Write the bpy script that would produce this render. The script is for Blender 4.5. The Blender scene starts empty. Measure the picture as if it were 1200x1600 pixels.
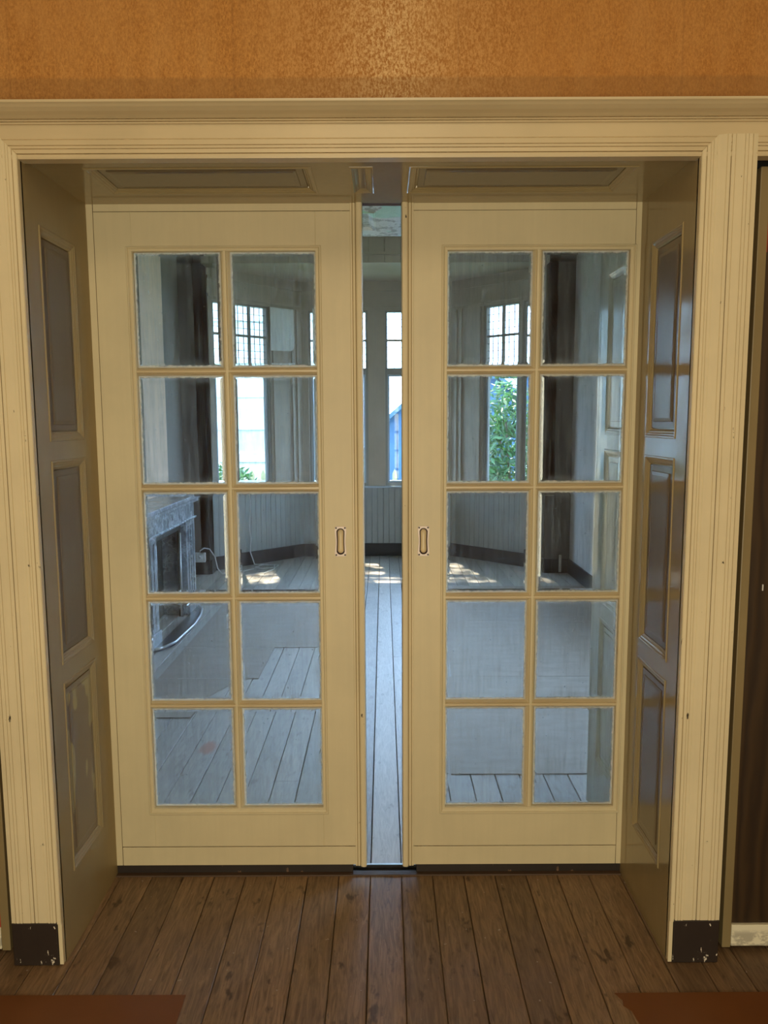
import bpy, bmesh, math, random
from math import sin, cos, pi, radians, sqrt, atan2
from mathutils import Vector, Matrix

random.seed(7)
SC = bpy.context.scene
COL = SC.collection

# ------------------------------------------------------------------ camera
cam_d = bpy.data.cameras.new('camera')
cam = bpy.data.objects.new('camera', cam_d)
COL.objects.link(cam)
cam_d.sensor_fit = 'VERTICAL'
cam_d.sensor_height = 36.0
cam_d.lens = 36.0 * 1202.0 / 1600.0
cam_d.clip_start = 0.05
cam_d.clip_end = 400
PITCH, ROLL = radians(6.75), radians(0.26)
_fw = Vector((0, cos(PITCH), -sin(PITCH)))
_up = Vector((0, sin(PITCH), cos(PITCH)))
_rt = Vector((1, 0, 0))
_ir = cos(ROLL) * _rt - sin(ROLL) * _up
_iu = cos(ROLL) * _up + sin(ROLL) * _rt
cam.matrix_world = Matrix(((_ir.x, _iu.x, -_fw.x, 0.0),
                           (_ir.y, _iu.y, -_fw.y, -2.126),
                           (_ir.z, _iu.z, -_fw.z, 1.6),
                           (0, 0, 0, 1)))
SC.camera = cam

# ------------------------------------------------------------------ world, sun, lamps, exposure
W = bpy.data.worlds.new('world')
SC.world = W
W.use_nodes = True
bg = W.node_tree.nodes['Background']
bg.inputs['Color'].default_value = (0.43, 0.65, 1.0, 1)
bg.inputs['Strength'].default_value = 19.0


def lamp(name, kind, loc, energy, color, target=None, **kw):
    d = bpy.data.lights.new(name, kind)
    d.energy = energy
    d.color = color
    for k, v in kw.items():
        setattr(d, k, v)
    o = bpy.data.objects.new(name, d)
    COL.objects.link(o)
    o.location = loc
    if target is not None:
        o.rotation_euler = (Vector(target) - Vector(loc)).to_track_quat('-Z', 'Y').to_euler()
    return o


lamp('sun', 'SUN', (-2.0, 20, 18), 40.0, (1.0, 0.88, 0.70), target=(0.0, 12.6, 5.2), angle=radians(0.9))
# unseen ceiling light added to brighten the front room, above and behind the camera
lamp('ceiling_fill', 'AREA', (-0.05, -2.7, 3.25), 16.0, (1.0, 0.80, 0.50), target=(-0.05, -1.6, 1.0),
     shape='DISK', size=1.0)
# low fill light added behind the camera; made-up frame (added_door_frame) surrounds it
lamp('low_fill_light', 'AREA', (-0.05, -4.50, 1.12), 106.0, (1.0, 0.935, 0.68), target=(-0.05, 0.0, 1.12),
     shape='RECTANGLE', size=0.90, size_y=2.1)

SC.view_settings.view_transform = 'Standard'
SC.view_settings.look = 'None'
SC.view_settings.exposure = 0.0
SC.view_settings.gamma = 1.0
SC.view_settings.use_curve_mapping = False
SC.cycles.use_denoising = True
SC.cycles.max_bounces = 14
SC.cycles.transmission_bounces = 12
SC.cycles.transparent_max_bounces = 16
SC.cycles.diffuse_bounces = 5
SC.cycles.glossy_bounces = 5
SC.cycles.caustics_refractive = True
SC.cycles.caustics_reflective = False
SC.cycles.sample_clamp_indirect = 6.0

# ------------------------------------------------------------------ materials


class NT:
    def __init__(self, name):
        self.m = bpy.data.materials.new(name)
        self.m.use_nodes = True
        self.t = self.m.node_tree
        self.t.nodes.clear()
        self.out = self.t.nodes.new('ShaderNodeOutputMaterial')

    def n(self, kind, **kw):
        nd = self.t.nodes.new('ShaderNode' + kind)
        for k, v in kw.items():
            if k.startswith('i_'):
                nd.inputs[k[2:].replace('_', ' ')].default_value = v
            else:
                setattr(nd, k, v)
        return nd

    def l(self, a, b):
        self.t.links.new(a, b)

    def coords(self, scale=(1, 1, 1), kind='Object', loc=(0, 0, 0)):
        tc = self.n('TexCoord')
        mp = self.n('Mapping')
        mp.inputs['Scale'].default_value = scale
        mp.inputs['Location'].default_value = loc
        self.l(tc.outputs[kind], mp.inputs['Vector'])
        return mp.outputs['Vector']

    def noise(self, vec, scale, detail=4, rough=0.55):
        nd = self.n('TexNoise')
        nd.inputs['Scale'].default_value = scale
        nd.inputs['Detail'].default_value = detail
        nd.inputs['Roughness'].default_value = rough
        self.l(vec, nd.inputs['Vector'])
        return nd.outputs['Fac']

    def ramp(self, fac, stops):
        nd = self.n('ValToRGB')
        r = nd.color_ramp
        while len(r.elements) < len(stops):
            r.elements.new(0.5)
        for e, (p, c) in zip(r.elements, stops):
            e.position = p
            e.color = (c, c, c, 1) if isinstance(c, (int, float)) else (*c, 1)
        self.l(fac, nd.inputs['Fac'])
        return nd.outputs['Color']

    def mix(self, fac, a, b, blend='MIX'):
        nd = self.n('Mix', data_type='RGBA', blend_type=blend)
        for val, key in ((fac, 'Factor'), (a, 'A'), (b, 'B')):
            sock = [s for s in nd.inputs if s.name == key and (s.type == ('VALUE' if key == 'Factor' else 'RGBA'))][0]
            if hasattr(val, 'is_output'):
                self.l(val, sock)
            elif isinstance(val, (int, float)):
                sock.default_value = val
            else:
                sock.default_value = (*val, 1)
        return [s for s in nd.outputs if s.type == 'RGBA'][0]

    def math(self, op, a, b=0.0, c=None):
        nd = self.n('Math', operation=op)
        for i, v in enumerate((a, b) if c is None else (a, b, c)):
            if hasattr(v, 'is_output'):
                self.l(v, nd.inputs[i])
            else:
                nd.inputs[i].default_value = v
        return nd.outputs[0]

    def bsdf(self, color, rough=0.5, bump=None, bump_d=0.001, bump_s=0.5, **kw):
        p = self.n('BsdfPrincipled')
        if hasattr(color, 'is_output'):
            self.l(color, p.inputs['Base Color'])
        else:
            p.inputs['Base Color'].default_value = (*color, 1)
        if hasattr(rough, 'is_output'):
            self.l(rough, p.inputs['Roughness'])
        else:
            p.inputs['Roughness'].default_value = rough
        if bump is not None:
            b = self.n('Bump')
            b.inputs['Distance'].default_value = bump_d
            b.inputs['Strength'].default_value = bump_s
            self.l(bump, b.inputs['Height'])
            self.l(b.outputs['Normal'], p.inputs['Normal'])
        for k, v in kw.items():
            p.inputs[k].default_value = v
        return p

    def done(self, sh):
        self.l(sh.outputs[0], self.out.inputs['Surface'])
        return self.m


def paint(name, col, rough=0.38, var=0.10, chips=0.0, chip_col=(0.05, 0.035, 0.02), grain='z', bump_s=0.35):
    """old gloss paint over wood: brushed, a bit blotchy, some chips"""
    t = NT(name)
    v = t.coords()
    blot = t.noise(v, 2.2, 5, 0.6)
    s = {'z': (26, 26, 1.4), 'x': (1.4, 26, 26), 'y': (26, 1.4, 26)}[grain]
    vs = t.coords(s)
    brush = t.noise(vs, 1.6, 4, 0.6)
    dark = tuple(c * (1 - var * 1.6) for c in col)
    light = tuple(min(1, c * (1 + var * 0.5)) for c in col)
    c = t.mix(t.ramp(blot, [(0.3, 0.0), (0.7, 1.0)]), dark, light)
    c = t.mix(t.math('MULTIPLY', t.ramp(brush, [(0.35, 0.0), (0.7, 1.0)]), 0.16), c, tuple(x * 0.72 for x in col))
    if chips:
        ch = t.noise(t.coords((1, 1, 0.45)), 34, 5, 0.7)
        cm = t.ramp(ch, [(0.735 - chips * 0.1, 0.0), (0.75 - chips * 0.1, 1.0)])
        c = t.mix(cm, c, chip_col)
    r = t.math('MULTIPLY_ADD', blot, 0.12, rough - 0.06)
    return t.done(t.bsdf(c, r, bump=brush, bump_d=0.0012, bump_s=bump_s))


M = {}
M['cream'] = paint('cream_gloss_paint', (0.67, 0.565, 0.35), 0.50, 0.08, chips=0.0)
M['cream_chip'] = paint('cream_paint_chipped', (0.73, 0.615, 0.39), 0.42, 0.08, chips=0.45)
M['cream_x'] = paint('cream_paint_header', (0.62, 0.495, 0.295), 0.36, 0.08, grain='x')
M['jamb'] = paint('jamb_gloss_paint', (0.36, 0.275, 0.135), 0.115, 0.10, bump_s=0.15)
M['jamb_left'] = paint('jamb_paint_duller', (0.36, 0.275, 0.13), 0.48, 0.10, bump_s=0.2)
M['jamb_panel_left'] = paint('jamb_panel_paint_duller', (0.205, 0.155, 0.075), 0.58, 0.10, bump_s=0.2)
M['closet_frame'] = paint('closet_frame_olive_paint', (0.25, 0.185, 0.085), 0.4, 0.1)
M['jamb_panel'] = paint('jamb_panel_paint', (0.20, 0.152, 0.085), 0.22, 0.10, bump_s=0.15)
M['back_paint'] = paint('pale_grey_green_paint', (0.58, 0.57, 0.49), 0.16, 0.10, bump_s=0.2)
M['groove'] = paint('dark_groove_paint', (0.10, 0.07, 0.035), 0.8, 0.1)
M['plinth'] = paint('dark_brown_plinth_paint', (0.024, 0.014, 0.009), 0.5, 0.2, chips=1.0, chip_col=(0.7, 0.62, 0.5))
M['gap_shade'] = paint('dark_gap_shade_paint', (0.022, 0.013, 0.009), 0.5, 0.2, chips=0.8, chip_col=(0.16, 0.09, 0.05))
M['black_base'] = paint('black_baseboard_paint', (0.018, 0.017, 0.020), 0.35, 0.1)
M['grey_wood'] = paint('grey_painted_wood', (0.56, 0.49, 0.395), 0.35, 0.08)
M['window_paint'] = paint('window_frame_paint', (0.40, 0.39, 0.35), 0.35, 0.08)
M['blue_frame'] = paint('pale_blue_sash_paint', (0.58, 0.68, 0.76), 0.35, 0.06)
M['wainscot'] = paint('grey_blue_wainscot_paint', (0.42, 0.44, 0.42), 0.4, 0.10)


def simple(name, col, rough=0.5, **kw):
    t = NT(name)
    return t.done(t.bsdf(col, rough, **kw))


M['lead'] = simple('lead_came', (0.10, 0.10, 0.10), 0.5)
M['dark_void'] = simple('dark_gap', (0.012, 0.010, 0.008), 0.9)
M['screw'] = simple('dark_screw_head', (0.03, 0.018, 0.012), 0.5)
M['white_plastic'] = simple('white_plastic', (0.75, 0.74, 0.72), 0.4)
M['black_plastic'] = simple('black_cable', (0.03, 0.03, 0.03), 0.5)
M['metal'] = simple('polished_metal', (0.72, 0.72, 0.72), 0.28, Metallic=1.0)
M['plate'] = simple('painted_nickel_plate', (0.80, 0.66, 0.58), 0.4, Metallic=0.0)
M['paper'] = simple('reflection_white', (0.95, 0.97, 0.95), 0.7)
M['soot'] = simple('sooty_firebox', (0.035, 0.032, 0.024), 0.8)
M['red'] = simple('red_brown_bead', (0.36, 0.035, 0.02), 0.45)
M['cup'] = paint('painted_pull_recess', (0.69, 0.56, 0.345), 0.35, 0.06)
M['cup_rim'] = simple('recess_shadow_crust', (0.045, 0.016, 0.012), 0.5)


def m_wallpaper():
    t = NT('orange_textured_wallpaper')
    v = t.coords()
    big = t.noise(v, 1.1, 3)
    fine = t.noise(t.coords((1, 1, 0.55)), 210, 6, 0.75)
    mid = t.noise(t.coords((1, 1, 0.3)), 16, 5, 0.6)
    c = t.mix(t.ramp(fine, [(0.36, 0.0), (0.66, 1.0)]), (0.33, 0.125, 0.018), (0.60, 0.28, 0.06))
    c = t.mix(t.math('MULTIPLY', t.ramp(mid, [(0.4, 0.0), (0.7, 1.0)]), 0.35), c, (0.62, 0.33, 0.10))
    c = t.mix(t.ramp(big, [(0.35, 0.0), (0.7, 0.35)]), c, (0.45, 0.17, 0.03))
    # rubbed pale patch over the middle of the opening
    tc = t.n('TexCoord')
    sp = t.n('SeparateXYZ')
    t.l(tc.outputs['Object'], sp.inputs[0])
    d = t.math('ABSOLUTE', t.math('SUBTRACT', sp.outputs[0], 0.03))
    d = t.math('ADD', d, t.math('MULTIPLY', mid, 0.10))
    patch = t.ramp(d, [(0.03, 1.0), (0.22, 0.25), (0.45, 0.0)])
    pm = t.math('MULTIPLY', patch, t.ramp(fine, [(0.44, 0.0), (0.60, 0.85)]))
    c = t.mix(pm, c, (0.85, 0.60, 0.30))
    # darker band along the cornice, then paper seams
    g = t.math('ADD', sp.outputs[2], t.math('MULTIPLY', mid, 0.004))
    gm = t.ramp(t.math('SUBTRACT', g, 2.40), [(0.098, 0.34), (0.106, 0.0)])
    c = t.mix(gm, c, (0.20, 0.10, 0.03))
    w = t.n('Math', operation='PINGPONG')
    t.l(t.math('ADD', sp.outputs[0], 0.39), w.inputs[0])
    w.inputs[1].default_value = 0.295
    seam = t.ramp(w.outputs[0], [(0.0, 0.22), (0.003, 0.0)])
    c = t.mix(seam, c, (0.18, 0.07, 0.02))
    return t.done(t.bsdf(c, 0.75, bump=fine, bump_d=0.003, bump_s=0.7))


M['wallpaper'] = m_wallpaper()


def m_plaster(name, col, var=0.12, rough=0.85):
    t = NT(name)
    v = t.coords()
    a = t.noise(v, 2.0, 6, 0.6)
    b = t.noise(t.coords((4, 4, 0.5)), 2.2, 4)
    c = t.mix(t.ramp(a, [(0.3, 0.0), (0.7, 1.0)]), tuple(x * (1 - var) for x in col), tuple(min(1, x * (1 + var * 0.6)) for x in col))
    c = t.mix(t.math('MULTIPLY', t.ramp(b, [(0.4, 0.0), (0.7, 1.0)]), 0.3), c, tuple(x * 0.75 for x in col))
    return t.done(t.bsdf(c, rough, bump=a, bump_d=0.004, bump_s=0.3))


M['plaster_warm'] = m_plaster('pinkish_bare_plaster', (0.90, 0.64, 0.45))
M['plaster_pale'] = m_plaster('pale_grey_plaster', (0.56, 0.53, 0.50))
M['plaster_brown'] = m_plaster('brown_grey_wall', (0.27, 0.235, 0.20))
M['plaster_dark'] = m_plaster('dark_brown_wall', (0.15, 0.125, 0.10))
M['ceiling'] = m_plaster('ceiling_plaster', (0.62, 0.58, 0.50))
M['front_wall'] = m_plaster('orange_side_wall', (0.42, 0.20, 0.06))


def m_boards(name, dark, light, knots, rough=0.4, worn=None, dots=0.75, stain=None):
    t = NT(name)
    geo = t.n('NewGeometry')
    rnd = geo.outputs['Random Per Island']
    off = t.n('CombineXYZ')
    t.l(t.math('MULTIPLY', rnd, 37.0), off.inputs[0])
    t.l(t.math('MULTIPLY', rnd, 91.0), off.inputs[1])
    tc = t.n('TexCoord')
    add = t.n('VectorMath', operation='ADD')
    t.l(tc.outputs['Object'], add.inputs[0])
    t.l(off.outputs[0], add.inputs[1])
    mp = t.n('Mapping')
    mp.inputs['Scale'].default_value = (9.0, 0.9, 1)
    t.l(add.outputs[0], mp.inputs['Vector'])
    warp = t.noise(mp.outputs[0], 1.2, 3)
    g = t.n('TexNoise')
    g.inputs['Scale'].default_value = 7.5
    g.inputs['Detail'].default_value = 6
    g.inputs['Roughness'].default_value = 0.65
    g.inputs['Distortion'].default_value = 1.6
    t.l(mp.outputs[0], g.inputs['Vector'])
    c = t.mix(t.ramp(g.outputs['Fac'], [(0.32, 0.0), (0.68, 1.0)]), dark, light)
    tone = t.math('MULTIPLY_ADD', rnd, 0.45, 0.78)
    tv = t.n('CombineXYZ')
    for i in range(3):
        t.l(tone, tv.inputs[i])
    c = t.mix(1.0, c, tv.outputs[0], 'MULTIPLY')
    # knots and stains
    mp2 = t.n('Mapping')
    mp2.inputs['Scale'].default_value = (1, 0.45, 1)
    t.l(add.outputs[0], mp2.inputs['Vector'])
    k = t.noise(mp2.outputs[0], 20, 3, 0.6)
    c = t.mix(t.math('MULTIPLY', t.ramp(k, [(0.615, 0.0), (0.68, 1.0)]), dots), c, knots)
    st = t.noise(tc.outputs['Object'], 3.2, 6, 0.65)
    c = t.mix(t.math('MULTIPLY', t.ramp(st, [(0.45, 0.0), (0.72, 1.0)]), 0.45), c, worn or tuple(x * 1.5 for x in light))
    sp = t.noise(tc.outputs['Object'], 46, 2, 0.5)
    c = t.mix(t.math('MULTIPLY', t.ramp(sp, [(0.735, 0.0), (0.75, 1.0)]), 0.5), c, (0.5, 0.45, 0.38))
    if stain:
        mp3 = t.n('Mapping')
        mp3.inputs['Location'].default_value = (-stain[0] * 1.0, -stain[1] * 0.55, 0)
        mp3.inputs['Scale'].default_value = (1.0, 0.55, 0)
        t.l(tc.outputs['Object'], mp3.inputs['Vector'])
        ln = t.n('VectorMath', operation='LENGTH')
        t.l(mp3.outputs[0], ln.inputs[0])
        dd = t.math('ADD', ln.outputs['Value'], t.math('MULTIPLY', t.math('SUBTRACT', g.outputs['Fac'], 0.5), 0.05))
        c = t.mix(t.math('MULTIPLY', t.ramp(dd, [(0.028, 1.0), (0.05, 0.0)]), 0.75), c, (0.42, 0.17, 0.10))
    r = t.math('MULTIPLY_ADD', st, 0.25, rough - 0.10)
    return t.done(t.bsdf(c, r, bump=g.outputs['Fac'], bump_d=0.0015, bump_s=0.5))


M['boards_front'] = m_boards('brown_varnished_boards', (0.105, 0.060, 0.028), (0.30, 0.185, 0.095), (0.032, 0.015, 0.006), 0.46,
                             worn=(0.20, 0.125, 0.08))
M['boards_back'] = m_boards('worn_grey_boards', (0.30, 0.26, 0.23), (0.44, 0.39, 0.35), (0.14, 0.10, 0.08), 0.40,
                            worn=(0.50, 0.44, 0.40), dots=0.4, stain=(-0.876, 1.516))


def m_hardboard():
    t = NT('grey_brown_hardboard')
    v = t.coords((1, 3.2, 1))
    a = t.noise(v, 5, 6, 0.65)
    b = t.noise(t.coords((2, 14, 1)), 9, 4)
    c = t.mix(t.ramp(a, [(0.3, 0.0), (0.7, 1.0)]), (0.25, 0.195, 0.155), (0.37, 0.295, 0.24))
    c = t.mix(t.math('MULTIPLY', b, 0.25), c, (0.16, 0.14, 0.13))
    return t.done(t.bsdf(c, t.math('MULTIPLY_ADD', a, 0.2, 0.46), bump=a, bump_d=0.004, bump_s=0.4))


M['hardboard'] = m_hardboard()


def m_floor_sheet():
    t = NT('red_brown_floor_sheet')
    a = t.noise(t.coords(), 6, 5, 0.6)
    c = t.mix(a, (0.135, 0.041, 0.006), (0.185, 0.060, 0.010))
    return t.done(t.bsdf(c, 0.55, bump=a, bump_d=0.002, bump_s=0.3))


M['floor_sheet'] = m_floor_sheet()


def m_wood_panel():
    t = NT('dark_wood_grain_panel')
    v = t.coords((1, 1, 0.16))
    w = t.n('TexWave', wave_type='BANDS', bands_direction='X')
    w.inputs['Scale'].default_value = 9
    w.inputs['Distortion'].default_value = 9
    w.inputs['Detail'].default_value = 3
    w.inputs['Detail Scale'].default_value = 1.2
    t.l(v, w.inputs['Vector'])
    c = t.mix(w.outputs['Fac'], (0.022, 0.011, 0.0035), (0.042, 0.022, 0.007))
    return t.done(t.bsdf(c, 0.45, bump=w.outputs['Fac'], bump_d=0.0006, bump_s=0.3))


M['wood_panel'] = m_wood_panel()


def m_marble():
    t = NT('grey_veined_marble')
    v = t.coords()
    a = t.noise(v, 3.5, 8, 0.7)
    vein = t.ramp(t.math('ABSOLUTE', t.math('SUBTRACT', a, 0.5)), [(0.0, 1.0), (0.035, 0.0)])
    b = t.noise(v, 14, 5, 0.7)
    c = t.mix(t.ramp(b, [(0.35, 0.0), (0.7, 1.0)]), (0.16, 0.16, 0.175), (0.36, 0.36, 0.38))
    c = t.mix(t.math('MULTIPLY', vein, 0.7), c, (0.62, 0.62, 0.62))
    return t.done(t.bsdf(c, 0.25))


M['marble'] = m_marble()


def m_glass():
    """bevelled pane, streaky with old cleaning marks, ragged paint at its edge"""
    t = NT('dirty_bevelled_glass')
    g = t.n('BsdfGlass')
    g.inputs['IOR'].default_value = 1.46
    g.inputs['Roughness'].default_value = 0.0
    g.inputs['Color'].default_value = (0.98, 0.995, 0.99, 1)
    v = t.coords()
    streak = t.noise(t.coords((34, 1, 2.2)), 2.0, 6, 0.7)
    smear = t.noise(v, 7, 5, 0.65)
    speck = t.noise(v, 95, 2, 0.5)
    f = t.math('MULTIPLY', t.ramp(streak, [(0.42, 0.0), (0.80, 1.0)]), t.ramp(smear, [(0.36, 0.08), (0.68, 1.0)]))
    f = t.math('MULTIPLY_ADD', f, 0.32, 0.012)
    f = t.math('ADD', f, t.math('MULTIPLY', t.ramp(speck, [(0.745, 0.0), (0.76, 1.0)]), 0.5))
    # edge residue
    tc = t.n('TexCoord')
    sp = t.n('SeparateXYZ')
    t.l(tc.outputs['UV'], sp.inputs[0])

    def edge(o, w):
        return t.math('MULTIPLY', t.math('MINIMUM', o, t.math('SUBTRACT', 1.0, o)), w)
    e = t.math('MINIMUM', edge(sp.outputs[0], 0.28), edge(sp.outputs[1], 0.37))
    rag = t.noise(v, 70, 4, 0.7)
    em = t.math('ADD', e, t.math('MULTIPLY', t.math('SUBTRACT', rag, 0.5), 0.013))
    edge_f = t.ramp(em, [(0.0076, 1.0), (0.0090, 0.0)])
    soft = t.ramp(e, [(0.0, 0.30), (0.035, 0.0)])
    f = t.math('ADD', f, t.math('MULTIPLY', soft, streak))
    dirt = t.n('BsdfDiffuse')
    dirt.inputs['Color'].default_value = (0.62, 0.64, 0.62, 1)
    tr = t.n('BsdfTranslucent')
    tr.inputs['Color'].default_value = (0.70, 0.74, 0.72, 1)
    dm = t.n('MixShader')
    dm.inputs[0].default_value = 0.62
    t.l(dirt.outputs[0], dm.inputs[1])
    t.l(tr.outputs[0], dm.inputs[2])
    m1 = t.n('MixShader')
    t.l(f, m1.inputs[0])
    t.l(g.outputs[0], m1.inputs[1])
    t.l(dm.outputs[0], m1.inputs[2])
    ed = t.n('BsdfDiffuse')
    ed.inputs['Color'].default_value = (0.78, 0.76, 0.68, 1)
    et = t.n('BsdfTranslucent')
    et.inputs['Color'].default_value = (0.85, 0.83, 0.75, 1)
    emix = t.n('MixShader')
    emix.inputs[0].default_value = 0.5
    t.l(ed.outputs[0], emix.inputs[1])
    t.l(et.outputs[0], emix.inputs[2])
    m2 = t.n('MixShader')
    t.l(edge_f, m2.inputs[0])
    t.l(m1.outputs[0], m2.inputs[1])
    t.l(emix.outputs[0], m2.inputs[2])
    return t.done(m2)


M['glass'] = m_glass()


def m_window_glass():
    t = NT('clear_window_glass')
    tr = t.n('BsdfTransparent')
    tr.inputs['Color'].default_value = (0.96, 0.98, 0.97, 1)
    gl = t.n('BsdfGlossy')
    gl.inputs['Roughness'].default_value = 0.02
    fr = t.n('Fresnel')
    ge = t.n('NewGeometry')
    t.l(t.math('MULTIPLY_ADD', ge.outputs['Backfacing'], 1 / 1.45 - 1.45, 1.45), fr.inputs['IOR'])
    mx = t.n('MixShader')
    t.l(fr.outputs[0], mx.inputs[0])
    t.l(tr.outputs[0], mx.inputs[1])
    t.l(gl.outputs[0], mx.inputs[2])
    return t.done(mx)


M['window_glass'] = m_window_glass()


def m_foliage(name, a, b):
    t = NT(name)
    geo = t.n('NewGeometry')
    c = t.mix(geo.outputs['Random Per Island'], a, b)
    d = t.bsdf(c, 0.45)
    tr = t.n('BsdfTranslucent')
    t.l(c, tr.inputs['Color'])
    mx = t.n('MixShader')
    mx.inputs[0].default_value = 0.4
    t.l(d.outputs[0], mx.inputs[1])
    t.l(tr.outputs[0], mx.inputs[2])
    return t.done(mx)


M['leaf'] = m_foliage('shrub_leaf', (0.012, 0.050, 0.014), (0.06, 0.15, 0.05))
M['leaf_tree'] = m_foliage('tree_leaf', (0.05, 0.16, 0.03), (0.16, 0.36, 0.08))
M['bark'] = m_plaster('bark', (0.12, 0.09, 0.06), 0.3)
M['lawn'] = m_plaster('lawn_grass', (0.07, 0.11, 0.05), 0.3)
M['shed'] = paint('blue_shed_boards', (0.035, 0.10, 0.20), 0.6, 0.15)
M['shed_roof'] = m_plaster('shed_roof_felt', (0.05, 0.10, 0.14), 0.15)
M['picket'] = paint('pale_picket_paint', (0.30, 0.26, 0.13), 0.6, 0.1)
M['facade'] = m_plaster('pale_rendered_facade', (0.78, 0.76, 0.70), 0.06)
M['facade_band'] = m_plaster('grey_facade_band', (0.55, 0.56, 0.55), 0.06)

# old flaking paint of the lintel lining in the back room
t_ = NT('flaking_white_and_mint_paint')
a_ = t_.noise(t_.coords((1, 1, 1)), 18, 6, 0.7)
b_ = t_.noise(t_.coords((1, 1, 1)), 4.5, 2)
c_ = t_.mix(t_.ramp(a_, [(0.44, 0.0), (0.50, 1.0)]), (0.30, 0.27, 0.22), (0.74, 0.73, 0.68))
c_ = t_.mix(t_.ramp(b_, [(0.55, 0.0), (0.57, 0.8)]), c_, (0.45, 0.78, 0.60))
M['flaking'] = t_.done(t_.bsdf(c_, 0.3, bump=a_, bump_d=0.004, bump_s=0.6))

# ------------------------------------------------------------------ mesh helpers


class MB:
    def __init__(self):
        self.v, self.f, self.uv = [], [], None

    def add(self, verts, faces):
        o = len(self.v)
        self.v += [tuple(p) for p in verts]
        self.f += [tuple(i + o for i in fc) for fc in faces]
        return self

    def box(self, x0, x1, y0, y1, z0, z1):
        return self.add([(x0, y0, z0), (x1, y0, z0), (x1, y1, z0), (x0, y1, z0), (x0, y0, z1), (x1, y0, z1), (x1, y1, z1), (x0, y1, z1)],
                        [(0, 3, 2, 1), (4, 5, 6, 7), (0, 1, 5, 4), (1, 2, 6, 5), (2, 3, 7, 6), (3, 0, 4, 7)])

    def prism(self, poly, axis, a0, a1, cap=True):
        """poly: list of 2D points, extruded between a0 and a1 by axis: function (u, v, a) -> point"""
        n = len(poly)
        vs = [axis(u, v, a0) for u, v in poly] + [axis(u, v, a1) for u, v in poly]
        fs = [(i, (i + 1) % n, (i + 1) % n + n, i + n) for i in range(n)]
        if cap:
            fs += [tuple(range(n - 1, -1, -1)), tuple(range(n, 2 * n))]
        return self.add(vs, fs)

    def loft(self, rects, P, cap=True):
        """rects: (a0, a1, b0, b1, h); P maps (a, b, h) to a point"""
        vs, fs = [], []
        for a0, a1, b0, b1, h in rects:
            vs += [P(a0, b0, h), P(a1, b0, h), P(a1, b1, h), P(a0, b1, h)]
        for k in range(len(rects) - 1):
            for i in range(4):
                j = (i + 1) % 4
                fs.append((4 * k + i, 4 * k + j, 4 * k + 4 + j, 4 * k + 4 + i))
        if cap:
            q = 4 * (len(rects) - 1)
            fs.append((q, q + 1, q + 2, q + 3))
        return self.add(vs, fs)

    def ring(self, a0, a1, b0, b1, prof, P, cap=True):
        return self.loft([(a0 + d, a1 - d, b0 + d, b1 - d, h) for d, h in prof], P, cap)

    def grid(self, As, Bs, holes, P, h=0.0):
        for i in range(len(As) - 1):
            for j in range(len(Bs) - 1):
                if (i, j) in holes:
                    continue
                self.add([P(As[i], Bs[j], h), P(As[i + 1], Bs[j], h), P(As[i + 1], Bs[j + 1], h), P(As[i], Bs[j + 1], h)], [(0, 1, 2, 3)])
        return self

    def tube(self, pts, r, seg=8, closed=False):
        pts = [Vector(p) for p in pts]
        n = len(pts)
        vs, fs = [], []
        for i, p in enumerate(pts):
            a = pts[max(i - 1, 0)]
            b = pts[min(i + 1, n - 1)]
            d = (b - a).normalized()
            ref = Vector((0, 0, 1)) if abs(d.z) < 0.9 else Vector((1, 0, 0))
            s = d.cross(ref).normalized()
            u = s.cross(d)
            for k in range(seg):
                an = 2 * pi * k / seg
                vs.append(p + (s * cos(an) + u * sin(an)) * r)
        for i in range(n - 1):
            for k in range(seg):
                k2 = (k + 1) % seg
                fs.append((i * seg + k, i * seg + k2, (i + 1) * seg + k2, (i + 1) * seg + k))
        fs.append(tuple(range(seg - 1, -1, -1)))
        fs.append(tuple(range((n - 1) * seg, n * seg)))
        return self.add(vs, fs)

    def segbox(self, p0, p1, z0, z1, depth, inset=0.0):
        """box standing on the plan line p0-p1, reaching depth to its left (outwards)"""
        d = Vector((p1[0] - p0[0], p1[1] - p0[1])).normalized()
        n = Vector((-d.y, d.x))
        q = [Vector(p0) - n * inset, Vector(p1) - n * inset, Vector(p1) + n * depth, Vector(p0) + n * depth]
        return self.add([(*p, z0) for p in q] + [(*p, z1) for p in q],
                        [(0, 3, 2, 1), (4, 5, 6, 7), (0, 1, 5, 4), (1, 2, 6, 5), (2, 3, 7, 6), (3, 0, 4, 7)])

    def build(self, name, mat, parent=None, smooth=False, bevel=0.0, loc=None, weld=False, recalc=True):
        me = bpy.data.meshes.new(name)
        me.from_pydata(self.v, [], self.f)
        bm = bmesh.new()
        bm.from_mesh(me)
        if weld:
            bmesh.ops.remove_doubles(bm, verts=bm.verts, dist=1e-5)
        if recalc:
            bmesh.ops.recalc_face_normals(bm, faces=bm.faces)
        bm.to_mesh(me)
        bm.free()
        o = bpy.data.objects.new(name, me)
        COL.objects.link(o)
        if mat is not None:
            me.materials.append(mat)
        if smooth:
            for p in me.polygons:
                p.use_smooth = True
        if bevel:
            b = o.modifiers.new('bevel', 'BEVEL')
            b.width = bevel
            b.segments = 2
            b.limit_method = 'ANGLE'
            b.angle_limit = radians(40)
        if parent is not None:
            o.parent = parent
        if loc is not None:
            o.location = loc
        return o


def tag(o, label, cat, group=None, kind=None):
    o['label'] = label
    o['category'] = cat
    if group:
        o['group'] = group
    if kind:
        o['kind'] = kind
    return o


def empty(name, loc=(0, 0, 0)):
    o = bpy.data.objects.new(name, None)
    o.empty_display_size = 0.1
    COL.objects.link(o)
    o.location = loc
    return o


def st(o, label, cat):
    return tag(o, label, cat, kind='structure')


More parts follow.
